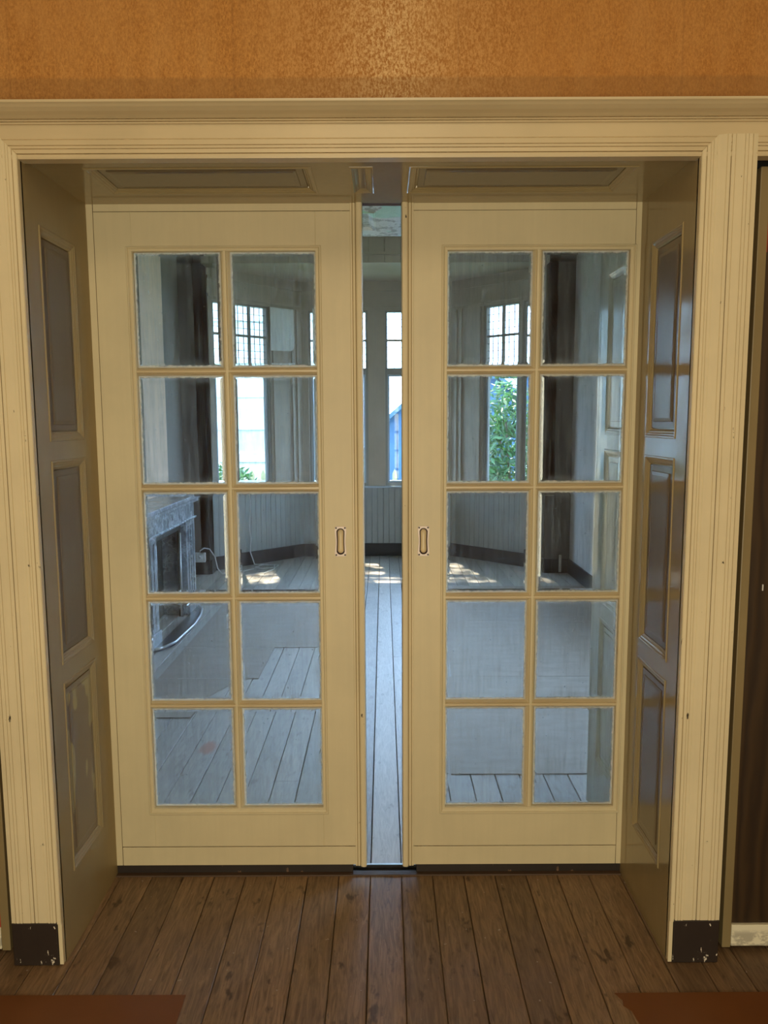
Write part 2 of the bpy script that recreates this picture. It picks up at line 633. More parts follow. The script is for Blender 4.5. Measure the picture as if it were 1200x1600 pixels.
# ------------------------------------------------------------------ key sizes (metres)
XL, XR = -0.955, 0.835          # opening between the rooms
ZH = 2.295                      # its height
YD = 0.444                      # front face of the sliding doors
YB0, YB1 = 0.50, 0.935          # back half of the deep passage
LW, RW = -2.08, 1.95            # side walls of the back room
YW = 5.87                       # its window wall
CX = -0.075                     # middle of the bay
BAYY = 6.96
CEIL = 3.50
SILL, HEAD = 0.815, 2.865


# ------------------------------------------------------------------ floors
def board_floor(x0, x1, y0, y1, base_mat, name, mat, phase=-0.055, w=0.1103, joints=True, gap=0.0008):
    m = MB()
    k = math.floor((x0 - phase) / w)
    x = phase + k * w
    while x < x1:
        a, b = max(x + gap + random.random() * 0.0012, x0), min(x + w - 0.0007, x1)
        if b - a > 0.01:
            cuts = [y0, y1]
            if joints:
                cuts = [y0] + sorted(random.uniform(y0 + 0.5, y1 - 0.5) for _ in range(1 if random.random() < 0.6 else 0)) + [y1]
            for i in range(len(cuts) - 1):
                z = random.uniform(-0.0012, 0.0)
                e = 0.0022
                poly = [(a, -0.02), (a, z - e), (a + e, z), (b - e, z), (b, z - e), (b, -0.02)]
                m.prism(poly, lambda u, v, q: (u, q, v), cuts[i] + (0.001 if i else 0), cuts[i + 1])
        x += w
    o = m.build(name, mat)
    MB().box(x0, x1, y0, y1, -0.10, -0.0201).build('subfloor', base_mat, o)
    return o


st(board_floor(-2.6, 2.6, -4.6, 0.430, M['dark_void'], 'floor', M['boards_front'], joints=False),
   'brown varnished pine floorboards in front of the glazed sliding doors', 'floor')
st(board_floor(-2.1, 2.0, 0.505, 7.04, M['dark_void'], 'floor', M['boards_back'], gap=0.0022),
   'worn grey floorboards of the room behind the sliding doors', 'floor')

# threshold under the doors
th = empty('trim_1', (0, 0.43, 0))
st(th, 'dark scuffed threshold strip on the floor under the sliding doors', 'threshold')
MB().box(XL, XR, -0.002, 0.026, -0.04, 0.004).build('wooden_strip', paint('threshold_wood', (0.085, 0.045, 0.022), 0.6, 0.3, chips=0.3, chip_col=(0.3, 0.2, 0.12)), th, bevel=0.002)
MB().box(XL, XR, 0.026, 0.066, -0.04, -0.012).build('door_track', M['dark_void'], th)
o = MB().box(XL, XR, 0.066, 0.076, -0.04, 0.001).build('metal_edge', M['metal'], th)
o['label'] = 'thin bright metal edge of the back floor'

# ------------------------------------------------------------------ front room shell (mostly behind the camera)
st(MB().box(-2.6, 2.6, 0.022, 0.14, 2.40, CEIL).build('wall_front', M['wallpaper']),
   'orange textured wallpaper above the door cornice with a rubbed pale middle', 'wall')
st(MB().box(-2.7, -2.6, -4.6, 0.14, 0, CEIL).build('wall_left', M['front_wall']), 'orange left side wall of the front room beside the photographer', 'wall')
st(MB().box(2.6, 2.7, -4.6, 0.14, 0, CEIL).build('wall_right', M['front_wall']), 'orange right side wall of the front room beside the photographer', 'wall')
st(MB().box(-2.7, 2.7, -4.7, -4.6, 0, CEIL).build('wall_rear', M['front_wall']), 'orange wall behind the photographer in the front room', 'wall')
st(MB().box(-2.7, 2.7, -4.7, 0.14, CEIL, CEIL + 0.1).build('ceiling', M['ceiling']), 'cream plaster ceiling of the front room', 'ceiling')
gd = MB()
for x0_, x1_, z0_, z1_ in ((-0.62, -0.50, 0, 2.32), (0.40, 0.52, 0, 2.32), (-0.50, 0.40, 2.20, 2.32), (-0.50, 0.40, 0.0, 0.05)):
    gd.box(x0_, x1_, -4.60, -4.47, z0_, z1_)
st(gd.build('added_door_frame', M['cream'], bevel=0.004), 'garden door frame added around the fill light behind the photographer', 'garden door')
# the thick partition beside and above the passage
part_m = MB()
part_m.box(-2.7, XL - 0.03, 0.10, YB1, 0, CEIL)
part_m.box(XR + 0.03, 2.7, 0.10, YB1, 0, CEIL)
part_m.box(XL - 0.03, XR + 0.03, 0.14, YB1, ZH + 0.03, CEIL)
st(part_m.build('wall_middle', M['plaster_pale']), 'thick partition between the two rooms around the deep doorway', 'wall')

# ------------------------------------------------------------------ cornice and header over the doorway
hp = [(2.285, 0.0), (2.285, 0.016), (2.2955, 0.018), (2.3015, 0.018), (2.3030, 0.009), (2.3045, 0.014), (2.3145, 0.015), (2.3155, 0.0125),
      (2.3170, 0.016), (2.3230, 0.0165), (2.3240, 0.013), (2.3255, 0.016), (2.338, 0.016), (2.3395, 0.013), (2.341, 0.0145),
      (2.376, 0.0155), (2.378, 0.022), (2.382, 0.024), (2.3835, 0.0205), (2.385, 0.025), (2.3885, 0.027), (2.390, 0.024),
      (2.3915, 0.030), (2.385, 0.042), (2.389, 0.056), (2.395, 0.069), (2.399, 0.075), (2.402, 0.081), (2.4075, 0.082), (2.409, 0.078), (2.409, 0.03), (2.412, 0.03), (2.412, -0.02), (2.285, -0.02)]
hp = [(1.6 + (z - 1.6) * (2.126 - h) / 2.126 if 2.29 < z < 2.392 and h < 0.031 else z, h) for z, h in hp]
hd = MB().prism([(h, z) for z, h in hp], lambda h, z, q: (q, -h, z), -2.6, 2.6).build('trim_2', M['cream_x'])
st(hd, 'cream moulded header and cornice running across above the doorway', 'cornice')


# casings: reeded boards either side
def casing_profile():
    p = [(0.0, -0.003), (0.0, 0.016), (0.002, 0.0185), (0.011, 0.0185), (0.0125, 0.008), (0.0150, 0.008), (0.0160, 0.0140)]
    for a, b in ((0.016, 0.024), (0.024, 0.031), (0.031, 0.040)):
        p += [(a + 0.0016, 0.0150), (b - 0.0012, 0.0150), (b - 0.0004, 0.0118)]
    p += [(0.0425, 0.0140), (0.066, 0.0140), (0.067, 0.0112), (0.0685, 0.0140), (0.0765, 0.0140), (0.0772, 0.004), (0.0786, 0.004), (0.0794, 0.0140)]
    p += [(0.088, 0.0140), (0.0888, 0.0118), (0.0900, 0.0145), (0.112, 0.0145), (0.1128, 0.0118), (0.114, 0.0150), (0.121, 0.0150),
          (0.1218, 0.0118), (0.123, 0.0150), (0.132, 0.0150), (0.133, 0.010), (0.1345, 0.0150), (0.147, 0.0130), (0.1485, 0.010), (0.1485, -0.06), (0.02, -0.06), (0.02, -0.003)]
    return p


def casing(name, x_edge, sgn, label, plinth_label):
    root = empty(name, (x_edge + sgn * 0.07, 0, 0))
    st(root, label, 'door casing')
    cp = [(d, h + 0.0045 if h > 0 else h) for d, h in casing_profile()]
    # upper board, mitred top at the inner edge
    m = MB()
    n = len(cp)
    top = [ZH + min(max(d, 0.0), 0.045) for d, h in cp]
    lo = 0.135
    vs = [(sgn * (d - 0.07), -h, lo) for d, h in cp] + [(sgn * (d - 0.07), -h - 0.0, t) for (d, h), t in zip(cp, top)]
    fs = [(i, (i + 1) % n, (i + 1) % n + n, i + n) for i in range(n)] + [tuple(range(n)), tuple(range(2 * n - 1, n - 1, -1))]
    m.add(vs, fs)
    m.build('reeded_board', M['cream_chip'], root)
    # lip carried down to the floor beside the plinth
    m = MB()
    a, b = sorted((sgn * (-0.07), sgn * (-0.0585)))
    m.box(a, b, -0.0185, 0.003, 0.004, 0.135)
    m.build('edge_bead', M['cream_chip'], root, bevel=0.001)
    m = MB()
    a, b = sorted((sgn * (-0.057), sgn * 0.0765))
    m.box(a, b, -0.021, 0.09, 0.003, 0.136)
    p = m.build('plinth_block', M['plinth'], root, bevel=0.002)
    p['label'] = plinth_label
    return root


casing('trim_3', XL, -1, 'tall cream reeded casing at the left of the doorway', 'chipped dark brown plinth at the casing foot')
casing('trim_4', XR, 1, 'tall cream reeded casing at the right of the doorway', 'dark brown plinth at the casing foot')

# ------------------------------------------------------------------ panelled linings of the passage
PANEL_PROF = [(0.0, 0.0), (0.0, 0.001), (0.002, 0.0028), (0.006, 0.0028), (0.009, 0.001), (0.013, 0.0), (0.017, -0.0028), (0.020, -0.0032), (0.023, -0.0058),
              (0.0262, -0.0075), (0.0270, -0.0120), (0.0290, -0.0120), (0.0298, -0.0072), (0.048, -0.0072), (0.0495, -0.0048), (0.060, -0.0035)]


def lining(name, a_cuts, b_cuts, cells, P, label, mat, pmat, origin, plabel=None, panel_labels=None):
    root = empty(name, origin)
    st(root, label, 'panelled lining')
    O = Vector(origin)
    PP = lambda a, b, h: tuple(Vector(P(a, b, h)) - O)
    MB().grid(a_cuts, b_cuts, cells, PP).build('frame_boards', mat, root, weld=True)
    for k, (i, j) in enumerate(sorted(cells)):
        w = min(a_cuts[i + 1] - a_cuts[i], b_cuts[j + 1] - b_cuts[j])
        prof = PANEL_PROF if w > 0.14 else PANEL_PROF[:9]
        pr = [p for p in prof if p[0] < w * 0.45]
        m = MB()
        m.ring(a_cuts[i], a_cuts[i + 1], b_cuts[j], b_cuts[j + 1], pr[:13], PP, cap=len(pr) <= 13)
        o = m.build('panel_moulding', mat, root, weld=True)
        if len(pr) > 13:
            m = MB()
            m.ring(a_cuts[i], a_cuts[i + 1], b_cuts[j], b_cuts[j + 1], pr[12:], PP, cap=True)
            pm = pmat
            if panel_labels and k in panel_labels:
                pm = panel_labels[k][1]
            f = m.build('raised_panel', pm, root, weld=True)
            if panel_labels and k in panel_labels:
                f['label'] = panel_labels[k][0]
    return root


# worn patch on the lowest left panel
t_ = NT('jamb_panel_patched')
v_ = t_.coords()
n1_ = t_.noise(t_.coords((1, 5.0, 1.6), loc=(0, 0.3, 0.2)), 2.1, 2, 0.4)
blot_ = t_.noise(v_, 2.2, 5)
sp_ = t_.n('SeparateXYZ')
t_.l(t_.n('TexCoord').outputs['Object'], sp_.inputs[0])
mask_ = t_.math('MULTIPLY', t_.ramp(n1_, [(0.50, 0.0), (0.515, 1.0)]),
                t_.ramp(t_.math('ABSOLUTE', t_.math('SUBTRACT', sp_.outputs[2], 0.59)), [(0.19, 1.0), (0.20, 0.0)]))
c_ = t_.mix(t_.ramp(blot_, [(0.3, 0.0), (0.7, 1.0)]), (0.19, 0.145, 0.09), (0.235, 0.18, 0.11))
c_ = t_.mix(t_.math('MULTIPLY', mask_, 0.9), c_, (0.40, 0.34, 0.16))
M['jamb_patched'] = t_.done(t_.bsdf(c_, 0.30))

ys = [-0.004, 0.085, 0.335, YD + 0.03]
zs = [0.0, 0.235, 0.83, 0.885, 1.49, 1.545, 2.145, ZH]
cells = {(1, 1), (1, 3), (1, 5)}
lining('trim_5', ys, zs, cells, lambda a, b, h: (XL + h, a, b), 'left side lining of the doorway with three tall panels', M['jamb_left'], M['jamb_panel_left'],
       (XL, 0.2, 0), panel_labels={0: ('brown panel with yellowish bare patches', M['jamb_patched'])})
lining('trim_6', ys, zs, cells, lambda a, b, h: (XR - h, a, b), 'right side lining of the doorway, glossy, with three tall panels', M['jamb'], M['jamb_panel'],
       (XR, 0.2, 0))
lining('trim_7', [XL, -0.828, -0.196, -0.092, -0.027, 0.075, 0.71, XR], [-0.004, 0.09, 0.332, YD + 0.002], {(1, 1), (3, 1), (5, 1)},
       lambda a, b, h: (a, b, ZH - h), 'panelled lining overhead in the doorway, two long panels and a short one', M['jamb'], M['jamb_panel'], (0, 0.2, ZH))
# same linings on the far side of the doors
ysb = [YB0, 0.60, 0.845, YB1 + 0.01]
lining('trim_8', ysb, zs, cells, lambda a, b, h: (XL + h, a, b), 'left side lining of the passage beyond the glazed doors', M['back_paint'], M['back_paint'], (XL, 0.7, 0))
lining('trim_9', ysb, zs, cells, lambda a, b, h: (XR - h + 0.015, a, b), 'right side lining of the passage seen through the right door glass', M['back_paint'], M['back_paint'], (XR, 0.7, 0))
lining('trim_10', [XL, -0.828, -0.196, -0.092, -0.027, 0.075, 0.71, XR + 0.015], [YB0, 0.60, 0.845, YB1 + 0.01], {(1, 1), (3, 1), (5, 1)},
       lambda a, b, h: (a, b, ZH + 0.012 - h), 'flaking white and mint painted lining overhead beyond the doors', M['flaking'], M['flaking'], (0, 0.7, ZH))
# back casings of the passage
for nm, xe, s, lb in (('trim_11', XL, -1, 'pale casing on the back room side of the doorway at the left'),
                      ('trim_12', XR + 0.015, 1, 'pale casing on the back room side of the doorway at the right')):
    root = empty(nm, (xe, YB1, 0))
    st(root, lb, 'door casing')
    m = MB()
    a, b = sorted((0.0, s * 0.12))
    m.box(a, b, 0.0, 0.022, 0.0, ZH + 0.12)
    a, b = sorted((0.0, s * 0.018))
    m.box(a, b, 0.022, 0.032, 0.0, ZH + 0.02)
    m.build('casing_board', M['back_paint'], root, bevel=0.002)

# rail slot over the doors
st(MB().box(XL, XR, YD + 0.004, YB0, ZH + 0.006, ZH + 0.02).build('trim_13', paint('rust_brown_slot_wood', (0.16, 0.07, 0.045), 0.7, 0.3, grain='x')),
   'rusty brown slot in the lining over the sliding doors', 'door track')


# ------------------------------------------------------------------ the glazed sliding doors
def pane(x0, x1, z0, z1, y, parent):
    """bevel-edged slab of glass about 5 mm thick"""
    bw, th, dep = 0.017, 0.0052, 0.0021
    xs = [x0, x0 + bw, x1 - bw, x1]
    zz = [z0, z0 + bw, z1 - bw, z1]
    v = []
    for (i0, i1, dy) in ((0, 3, dep), (1, 2, 0.0)):
        v += [(xs[i0], y + dy, zz[i0]), (xs[i1], y + dy, zz[i0]), (xs[i1], y + dy, zz[i1]), (xs[i0], y + dy, zz[i1])]
    v += [(x0, y + th, z0), (x1, y + th, z0), (x1, y + th, z1), (x0, y + th, z1)]
    f = [(4, 5, 6, 7)]
    for i in range(4):
        j = (i + 1) % 4
        f += [(i, j, 4 + j, 4 + i), (i, 8 + i, 8 + j, j)]
    f.append((11, 10, 9, 8))
    o = MB().add(v, f).build('glass_pane', M['glass'], parent)
    me = o.data
    uv = me.uv_layers.new(name='UVMap')
    for lp in me.loops:
        co = me.vertices[lp.vertex_index].co
        uv.data[lp.index].uv = ((co.x - x0) / (x1 - x0), (co.z - z0) / (z1 - z0))
    return o


def sliding_door(name, x0, x1, gx0, gx1, mx, pull_x, nose, label, pull_label):
    """nose: +1 if the meeting edge is at x1, -1 if at x0"""
    cxd = (x0 + x1) / 2
    root = empty(name, (cxd, YD, 0.033))
    st(root, label, 'glazed sliding door')
    zb, zt = 0.033, ZH + 0.004
    gz0, gz1 = 0.247, 2.149
    L = lambda m, a, b, ya, yb, za, zc: m.box(a - cxd, b - cxd, ya, yb, za - zb, zc - zb)
    D = 0.040
    m = MB()
    # perimeter strips
    e = 0.026
    nz = 0.040                        # meeting stile moulding zone
    fx0 = x0 + (nz if nose < 0 else e)
    fx1 = x1 - (nz if nose > 0 else e)
    L(m, x0 + (nz - 0.002 if nose < 0 else 0), fx0 - 0.002 if nose > 0 else fx0 - 0.0018, 0.001, D, zb, zt)
    L(m, fx1 + 0.002, x1 - (nz - 0.002 if nose > 0 else 0), 0.001, D, zb, zt)
    L(m, fx0, fx1, 0.001, D, zt - e, zt)
    L(m, fx0, fx1, 0.001, D, zb, 0.101)
    # inner boards: two stiles, two rails
    zi0, zi1 = 0.1045, zt - e - 0.002
    hx0, hx1, hz0, hz1 = pull_x - 0.0165, pull_x + 0.0165, 1.150, 1.243
    for a, b in ((fx0, gx0), (gx1, fx1)):
        if a < pull_x < b:
            vs = []
            for yy in (0, D):
                vs += [(u - cxd, yy, w - zb) for u, w in ((a, zi0), (b, zi0), (b, zi1), (a, zi1), (hx0, hz0), (hx1, hz0), (hx1, hz1), (hx0, hz1))]
            fs = []
            for i in range(4):
                j = (i + 1) % 4
                fs += [(i, j, 4 + j, 4 + i), (8 + j, 8 + i, 12 + i, 12 + j), (j, i, 8 + i, 8 + j), (4 + i, 4 + j, 12 + j, 12 + i)]
            m.add(vs, fs)
        else:
            L(m, a, b, 0, D, zi0, zi1)
    L(m, gx0, gx1, 0, D, zi0, gz0)
    L(m, gx0, gx1, 0, D, gz1, zi1)
    m.build('stiles_and_rails', M['cream'], root, bevel=0.0009)
    # dark backing in the grooves
    m = MB()
    L(m, x0, gx0 - 0.002, 0.006, D - 0.002, zb + 0.002, zt - 0.002) if not (x0 < pull_x < gx0) else None
    if x0 < pull_x < gx0:
        L(m, x0, hx0, 0.006, D - 0.002, zb + 0.002, zt - 0.002)
        L(m, hx1, gx0 - 0.002, 0.006, D - 0.002, zb + 0.002, zt - 0.002)
    if gx1 < pull_x < x1:
        L(m, gx1 + 0.002, hx0, 0.006, D - 0.002, zb + 0.002, zt - 0.002)
        L(m, hx1, x1, 0.006, D - 0.002, zb + 0.002, zt - 0.002)
    else:
        L(m, gx1 + 0.002, x1, 0.006, D - 0.002, zb + 0.002, zt - 0.002)
    L(m, gx0, gx1, 0.006, D - 0.002, zb + 0.002, gz0 - 0.003)
    L(m, gx0, gx1, 0.006, D - 0.002, gz1 + 0.003, zt - 0.002)
    m.build('groove_backing', M['groove'], root)
    # meeting edge: rounded nosing with two reeds
    m = MB()
    base = x1 if nose > 0 else x0
    prof = [(0.040, 0.010), (0.040, -0.002), (0.037, -0.0035), (0.034, -0.0035), (0.0325, 0.002), (0.031, -0.004), (0.0275, -0.005), (0.024, -0.004),
            (0.0225, 0.003), (0.021, -0.007), (0.017, -0.0105), (0.010, -0.012), (0.004, -0.0105), (0.001, -0.006), (0.0, 0.0), (0.0, D), (0.040, D)]
    m.prism([((base - cxd) - nose * d, yy) for d, yy in prof], lambda u, v, q: (u, v, q), 0.0 - 0.002, zt - zb - 0.002)
    m.build('meeting_stile_nosing', M['cream_chip'], root)
    m = MB()
    L(m, x0 + (0.0 if nose > 0 else 0.05), x1 - (0.05 if nose > 0 else 0.0), 0.004, 0.034, -0.012, zb + 0.001)  # dark strip fills the gap as painted shade under the door
    g = m.build('gap_shade_strip', M['gap_shade'], root)
    g['label'] = 'dark scuffed strip put in for the shade under the door'
    # glazing moulding around the light
    P = lambda a, b, h: (a - cxd, -h, b - zb)
    m = MB()
    ox0, ox1, oz0, oz1 = gx0 - 0.018, gx1 + 0.018, gz0 - 0.022, gz1 + 0.014
    rects = []
    for f, h in ((0.0, 0.0), (0.0, 0.004), (0.12, 0.0062), (0.30, 0.0062), (0.38, 0.003), (0.75, -0.002), (0.80, 0.0005), (0.95, -0.003), (1.0, -0.005), (1.0, -0.030)):
        q = 0.0012 if f == 1.0 else 0.0
        rects.append((ox0 + (gx0 - ox0) * f + q, ox1 + (gx1 - ox1) * f - q, oz0 + (gz0 - oz0) * f + q, oz1 + (gz1 - oz1) * f - q, h))
    m.loft(rects, P, cap=False)
    m.build('glazing_bead', M['cream'], root, weld=True)
    # muntins: one upright, four bars
    bars = [1.765, 1.377, 1.001, 0.621]
    prof = [(-0.0155, 0.030), (-0.0155, 0.016), (-0.0085, 0.006), (-0.0065, 0.0075), (-0.004, 0.0015), (0.004, 0.0015), (0.0065, 0.0075), (0.0085, 0.006), (0.0155, 0.016), (0.0155, 0.030)]
    MB().prism([(mx - cxd + d, yy) for d, yy in prof], lambda u, v, q: (u, v, q), gz0 - zb - 0.004, gz1 - zb + 0.004).build('upright_muntin', M['cream'], root)
    for bz in bars:
        MB().prism([(bz - zb + d * 0.85, yy + 0.0007) for d, yy in prof], lambda u, v, q: (q, v, u), gx0 - cxd - 0.004, gx1 - cxd + 0.004).build('glazing_bar', M['cream_x'], root)
    # panes
    edges = [gz1] + bars + [gz0]
    for r in range(5):
        zt_, zb_ = edges[r], edges[r + 1]
        zt_ -= -0.003 if r == 0 else 0.010
        zb_ += -0.003 if r == 4 else 0.010
        for a, b in ((gx0 - 0.003, mx - 0.012), (mx + 0.012, gx1 + 0.003)):
            pane(a - cxd, b - cxd, zb_ - zb, zt_ - zb, 0.0165, root)
    # flush pull
    fp = empty('flush_pull', (pull_x - cxd, 0, 1.1965 - zb))
    fp.parent = root
    fp['label'] = pull_label
    # plate outline (waisted) with a stadium opening
    N = 48
    out, inn, inn2, rim = [], [], [], []
    for k in range(N):
        an = 2 * pi * (k + 0.5) / N
        c, s = cos(an), sin(an)
        hw = 0.0115
        # stadium: half width hw, half straight 0.030
        tlen = 0.031
        # param by angle: intersect ray with stadium
        ux, uz = c, s
        if abs(ux) * tlen > abs(uz) * hw and abs(uz / ux) * hw <= tlen if abs(ux) > 1e-9 else False:
            tt = hw / abs(ux)
        else:
            # circle cap centre (0, +-tlen)
            cz = tlen if uz > 0 else -tlen
            bq = uz * cz
            tt = bq + sqrt(max(bq * bq - (cz * cz - hw * hw), 0))
        px_, pz_ = ux * tt, uz * tt
        waist = 1.0 - 0.10 * cos(pz_ / 0.042 * pi / 2) ** 2
        px_ *= waist
        inn.append((px_, pz_))
        # outer: rounded rectangle 0.021 x 0.051
        W_, H_ = 0.0205, 0.0515
        so = min(W_ / max(abs(ux), 1e-6), H_ / max(abs(uz), 1e-6))
        qx, qz = ux * so, uz * so
        wz = 1.0 - 0.16 * cos(min(abs(qz) / 0.042, 1) * pi / 2) ** 2
        out.append((qx * wz, qz))
    m = MB()
    vs = [(x, -0.001, z) for x, z in out] + [(x * 0.96, -0.0034, z * 0.985) for x, z in out] + [(x * 1.22, -0.0034, z * 1.06) for x, z in inn] + [(x * 1.22, 0.004, z * 1.06) for x, z in inn]
    fs = []
    for r in range(3):
        for k in range(N):
            k2 = (k + 1) % N
            fs.append((r * N + k, r * N + k2, (r + 1) * N + k2, (r + 1) * N + k))
    m.add(vs, fs)
    m.build('escutcheon_plate', M['plate'], fp)
    m = MB()
    rings = [(1.22, 1.06, -0.0030), (1.20, 1.055, 0.006), (0.93, 0.975, 0.009), (0.90, 0.965, 0.004)]
    vs = []
    for sx, sz, yy in rings:
        vs += [(x * sx, yy, z * sz) for x, z in inn]
    fs = []
    for r in range(len(rings) - 1):
        for k in range(N):
            k2 = (k + 1) % N
            fs.append((r * N + k, r * N + k2, (r + 1) * N + k2, (r + 1) * N + k))
    m.add(vs, fs)
    m.build('shadow_rim', M['cup_rim'], fp, smooth=True)  # recess shadow and brown crust put into a dark colour
    m = MB()
    rings = [(0.90, 0.965, 0.004), (0.86, 0.95, 0.0085), (0.6, 0.85, 0.0135), (0.25, 0.6, 0.0155)]
    vs = []
    for sx, sz, yy in rings:
        vs += [(x * sx, yy, z * sz) for x, z in inn]
    fs = []
    for r in range(len(rings) - 1):
        for k in range(N):
            k2 = (k + 1) % N
            fs.append((r * N + k, r * N + k2, (r + 1) * N + k2, (r + 1) * N + k))
    fs.append(tuple(range(3 * N, 4 * N)))
    m.add(vs, fs)
    m.build('finger_recess', M['cup'], fp, smooth=True)
    for sx in (-1, 1):
        for sz in (-1, 1):
            m = MB()
            cx_, cz_ = sx * 0.0148, sz * 0.0460
            vs = [(cx_ + 0.0026 * cos(2 * pi * k / 10), -0.0046, cz_ + 0.0026 * sin(2 * pi * k / 10)) for k in range(10)]
            vs += [(cx_ + 0.0032 * cos(2 * pi * k / 10), -0.0030, cz_ + 0.0032 * sin(2 * pi * k / 10)) for k in range(10)]
            m.add(vs, [tuple(range(10))] + [(k, (k + 1) % 10, (k + 1) % 10 + 10, k + 10) for k in range(10)])
            m.build('screw', M['screw'], fp)
    return root


sliding_door('door_1', -0.958, -0.066, -0.813, -0.218, -0.514, -0.147, +1,
             'left cream sliding door with ten bevelled glass panes, fireplace seen through it', 'oblong flush finger pull')
sliding_door('door_2', 0.060, 0.842, 0.209, 0.803, 0.505, 0.133, -1,
             'right cream sliding door with ten bevelled glass panes, dark wall corner seen through it', 'oblong flush finger pull')


# ------------------------------------------------------------------ closet doors beside the casings
def closet(name, x_in, sgn, label, strip_label):
    root = empty(name, (x_in + sgn * 0.3, 0.032, 0.012))
    st(root, label, 'closet door')
    X = lambda m, a, b, ya, yb, za, zb: m.box(min(sgn * (a - 0.3), sgn * (b - 0.3)), max(sgn * (a - 0.3), sgn * (b - 0.3)), ya, yb, za, zb)
    X(m := MB(), 0.0, 0.026, 0.0, 0.035, 0.0, 2.262)
    X(m, 0.57, 0.60, 0.0, 0.035, 0.0, 2.262)
    X(m, 0.026, 0.57, 0.0, 0.035, 2.225, 2.262)
    m.build('door_frame', M['closet_frame'], root, bevel=0.002)
    X(m := MB(), 0.026, 0.57, 0.008, 0.030, 0.075, 2.225)
    m.build('wood_panel', M['wood_panel'], root)
    X(m := MB(), 0.026, 0.57, -0.002, 0.030, 0.006, 0.074)
    s = m.build('bottom_strip', M['strip'], root, bevel=0.002)
    s['label'] = strip_label
    if sgn > 0:
        X(m := MB(), 0.026, 0.029, 0.0045, 0.008, 2.04, 2.222)
        r = m.build('red_bead', M['red'], root)
        X(m := MB(), 0.0660, 0.0685, 0.004, 0.008, 1.100, 1.118)
        m.build('pale_chip', M['white_plastic'], root)
    else:
        X(m := MB(), 0.026, 0.031, 0.0045, 0.008, 0.074, 0.26)
        m.build('red_bead', M['red'], root)
    return root


t_ = NT('scuffed_white_strip')
n_ = t_.noise(t_.coords((1, 1, 1.5)), 24, 6, 0.7)
sp_ = t_.n('SeparateXYZ')
t_.l(t_.n('TexCoord').outputs['Object'], sp_.inputs[0])
zm_ = t_.ramp(sp_.outputs[2], [(0.045, 1.0), (0.06, 0.0)])
c_ = t_.mix(t_.math('MULTIPLY', t_.ramp(n_, [(0.42, 0.0), (0.52, 0.8)]), zm_), (0.74, 0.68, 0.50), (0.36, 0.32, 0.24))
M['strip'] = t_.done(t_.bsdf(c_, 0.6))
closet('door_3', 1.017, 1, 'dark wood grained closet door at the right edge beside the right casing', 'scuffed cream strip along the door foot')
closet('door_4', -1.136, -1, 'closet door barely seen at the left edge beside the left casing', 'cream strip along the door foot')
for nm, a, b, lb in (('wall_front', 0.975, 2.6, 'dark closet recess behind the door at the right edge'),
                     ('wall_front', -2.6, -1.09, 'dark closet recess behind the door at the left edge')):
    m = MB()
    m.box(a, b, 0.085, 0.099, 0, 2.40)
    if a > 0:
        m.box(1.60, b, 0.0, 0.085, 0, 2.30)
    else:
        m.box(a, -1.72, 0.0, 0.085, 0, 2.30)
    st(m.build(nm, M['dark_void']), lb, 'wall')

# reddish-brown floor sheets in the front corners
tag(MB().add([(-2.55, -1.9, 0.0006), (-0.562, -1.9, 0.0006), (-0.562, -0.141, 0.0006), (-2.55, -0.137, 0.0006),
              (-2.55, -1.9, 0.0032), (-0.562, -1.9, 0.0032), (-0.562, -0.141, 0.0032), (-2.55, -0.137, 0.0032)],
             [(0, 3, 2, 1), (4, 5, 6, 7), (0, 1, 5, 4), (1, 2, 6, 5), (2, 3, 7, 6), (3, 0, 4, 7)]).build('floor_sheet', M['floor_sheet']),
    'reddish-brown floor sheet in the bottom left corner of the photo', 'floor covering', 'reddish-brown sheets on the front floor')
edge = [(0.641, -0.141), (0.655, -0.165), (0.652, -0.185), (0.668, -0.205), (0.672, -0.235), (0.690, -0.30), (0.70, -1.9)]
pl = [(2.55, -1.9), (2.55, -0.134)] + edge
n = len(pl)
tag(MB().add([(x, y, 0.0006) for x, y in pl] + [(x, y, 0.0032) for x, y in pl],
             [tuple(range(n - 1, -1, -1)), tuple(range(n, 2 * n))] + [(i, (i + 1) % n, (i + 1) % n + n, i + n) for i in range(n)]).build('floor_sheet', M['floor_sheet']),
    'reddish-brown floor sheet with ragged edge in the bottom right corner', 'floor covering', 'reddish-brown sheets on the front floor')

# ------------------------------------------------------------------ back room shell
st(MB().box(LW - 0.1, LW, YB1, 7.0, 0, CEIL).build('wall_left', M['plaster_brown']), 'brownish left wall of the back room beyond the chimney breast', 'wall')
WY0, WY1 = 1.5, 3.3
st(MB().box(RW, RW + 0.1, YB1, WY0, 0, CEIL).box(RW, RW + 0.1, WY1, 7.0, 0, CEIL).box(RW, RW + 0.1, WY0, WY1, 0, SILL + 0.022).box(RW, RW + 0.1, WY0, WY1, HEAD, CEIL).build('wall_right', M['plaster_pale']), 'pale right wall of the back room seen through the right door', 'wall')
st(MB().box(LW - 0.1, RW + 0.1, YB1, 7.2, CEIL, CEIL + 0.1).build('ceiling', M['ceiling']), 'plaster ceiling of the back room', 'ceiling')
BL, BR = -1.834, 1.684
st(MB().box(LW, BL, YW, YW + 0.20, 0, CEIL).build('wall_back', M['plaster_dark']), 'dark wall beside the bay, behind the fireplace', 'wall')
st(MB().box(BR, RW, YW, YW + 0.20, 0, CEIL).build('wall_back', M['plaster_dark']), 'dark wall beside the bay in the right corner', 'wall')
st(MB().box(LW, RW, 0.92, YB1 + 0.012, 2.6, CEIL).build('wall_front', M['plaster_pale']), 'wall over the doorway facing the bay window', 'wall')


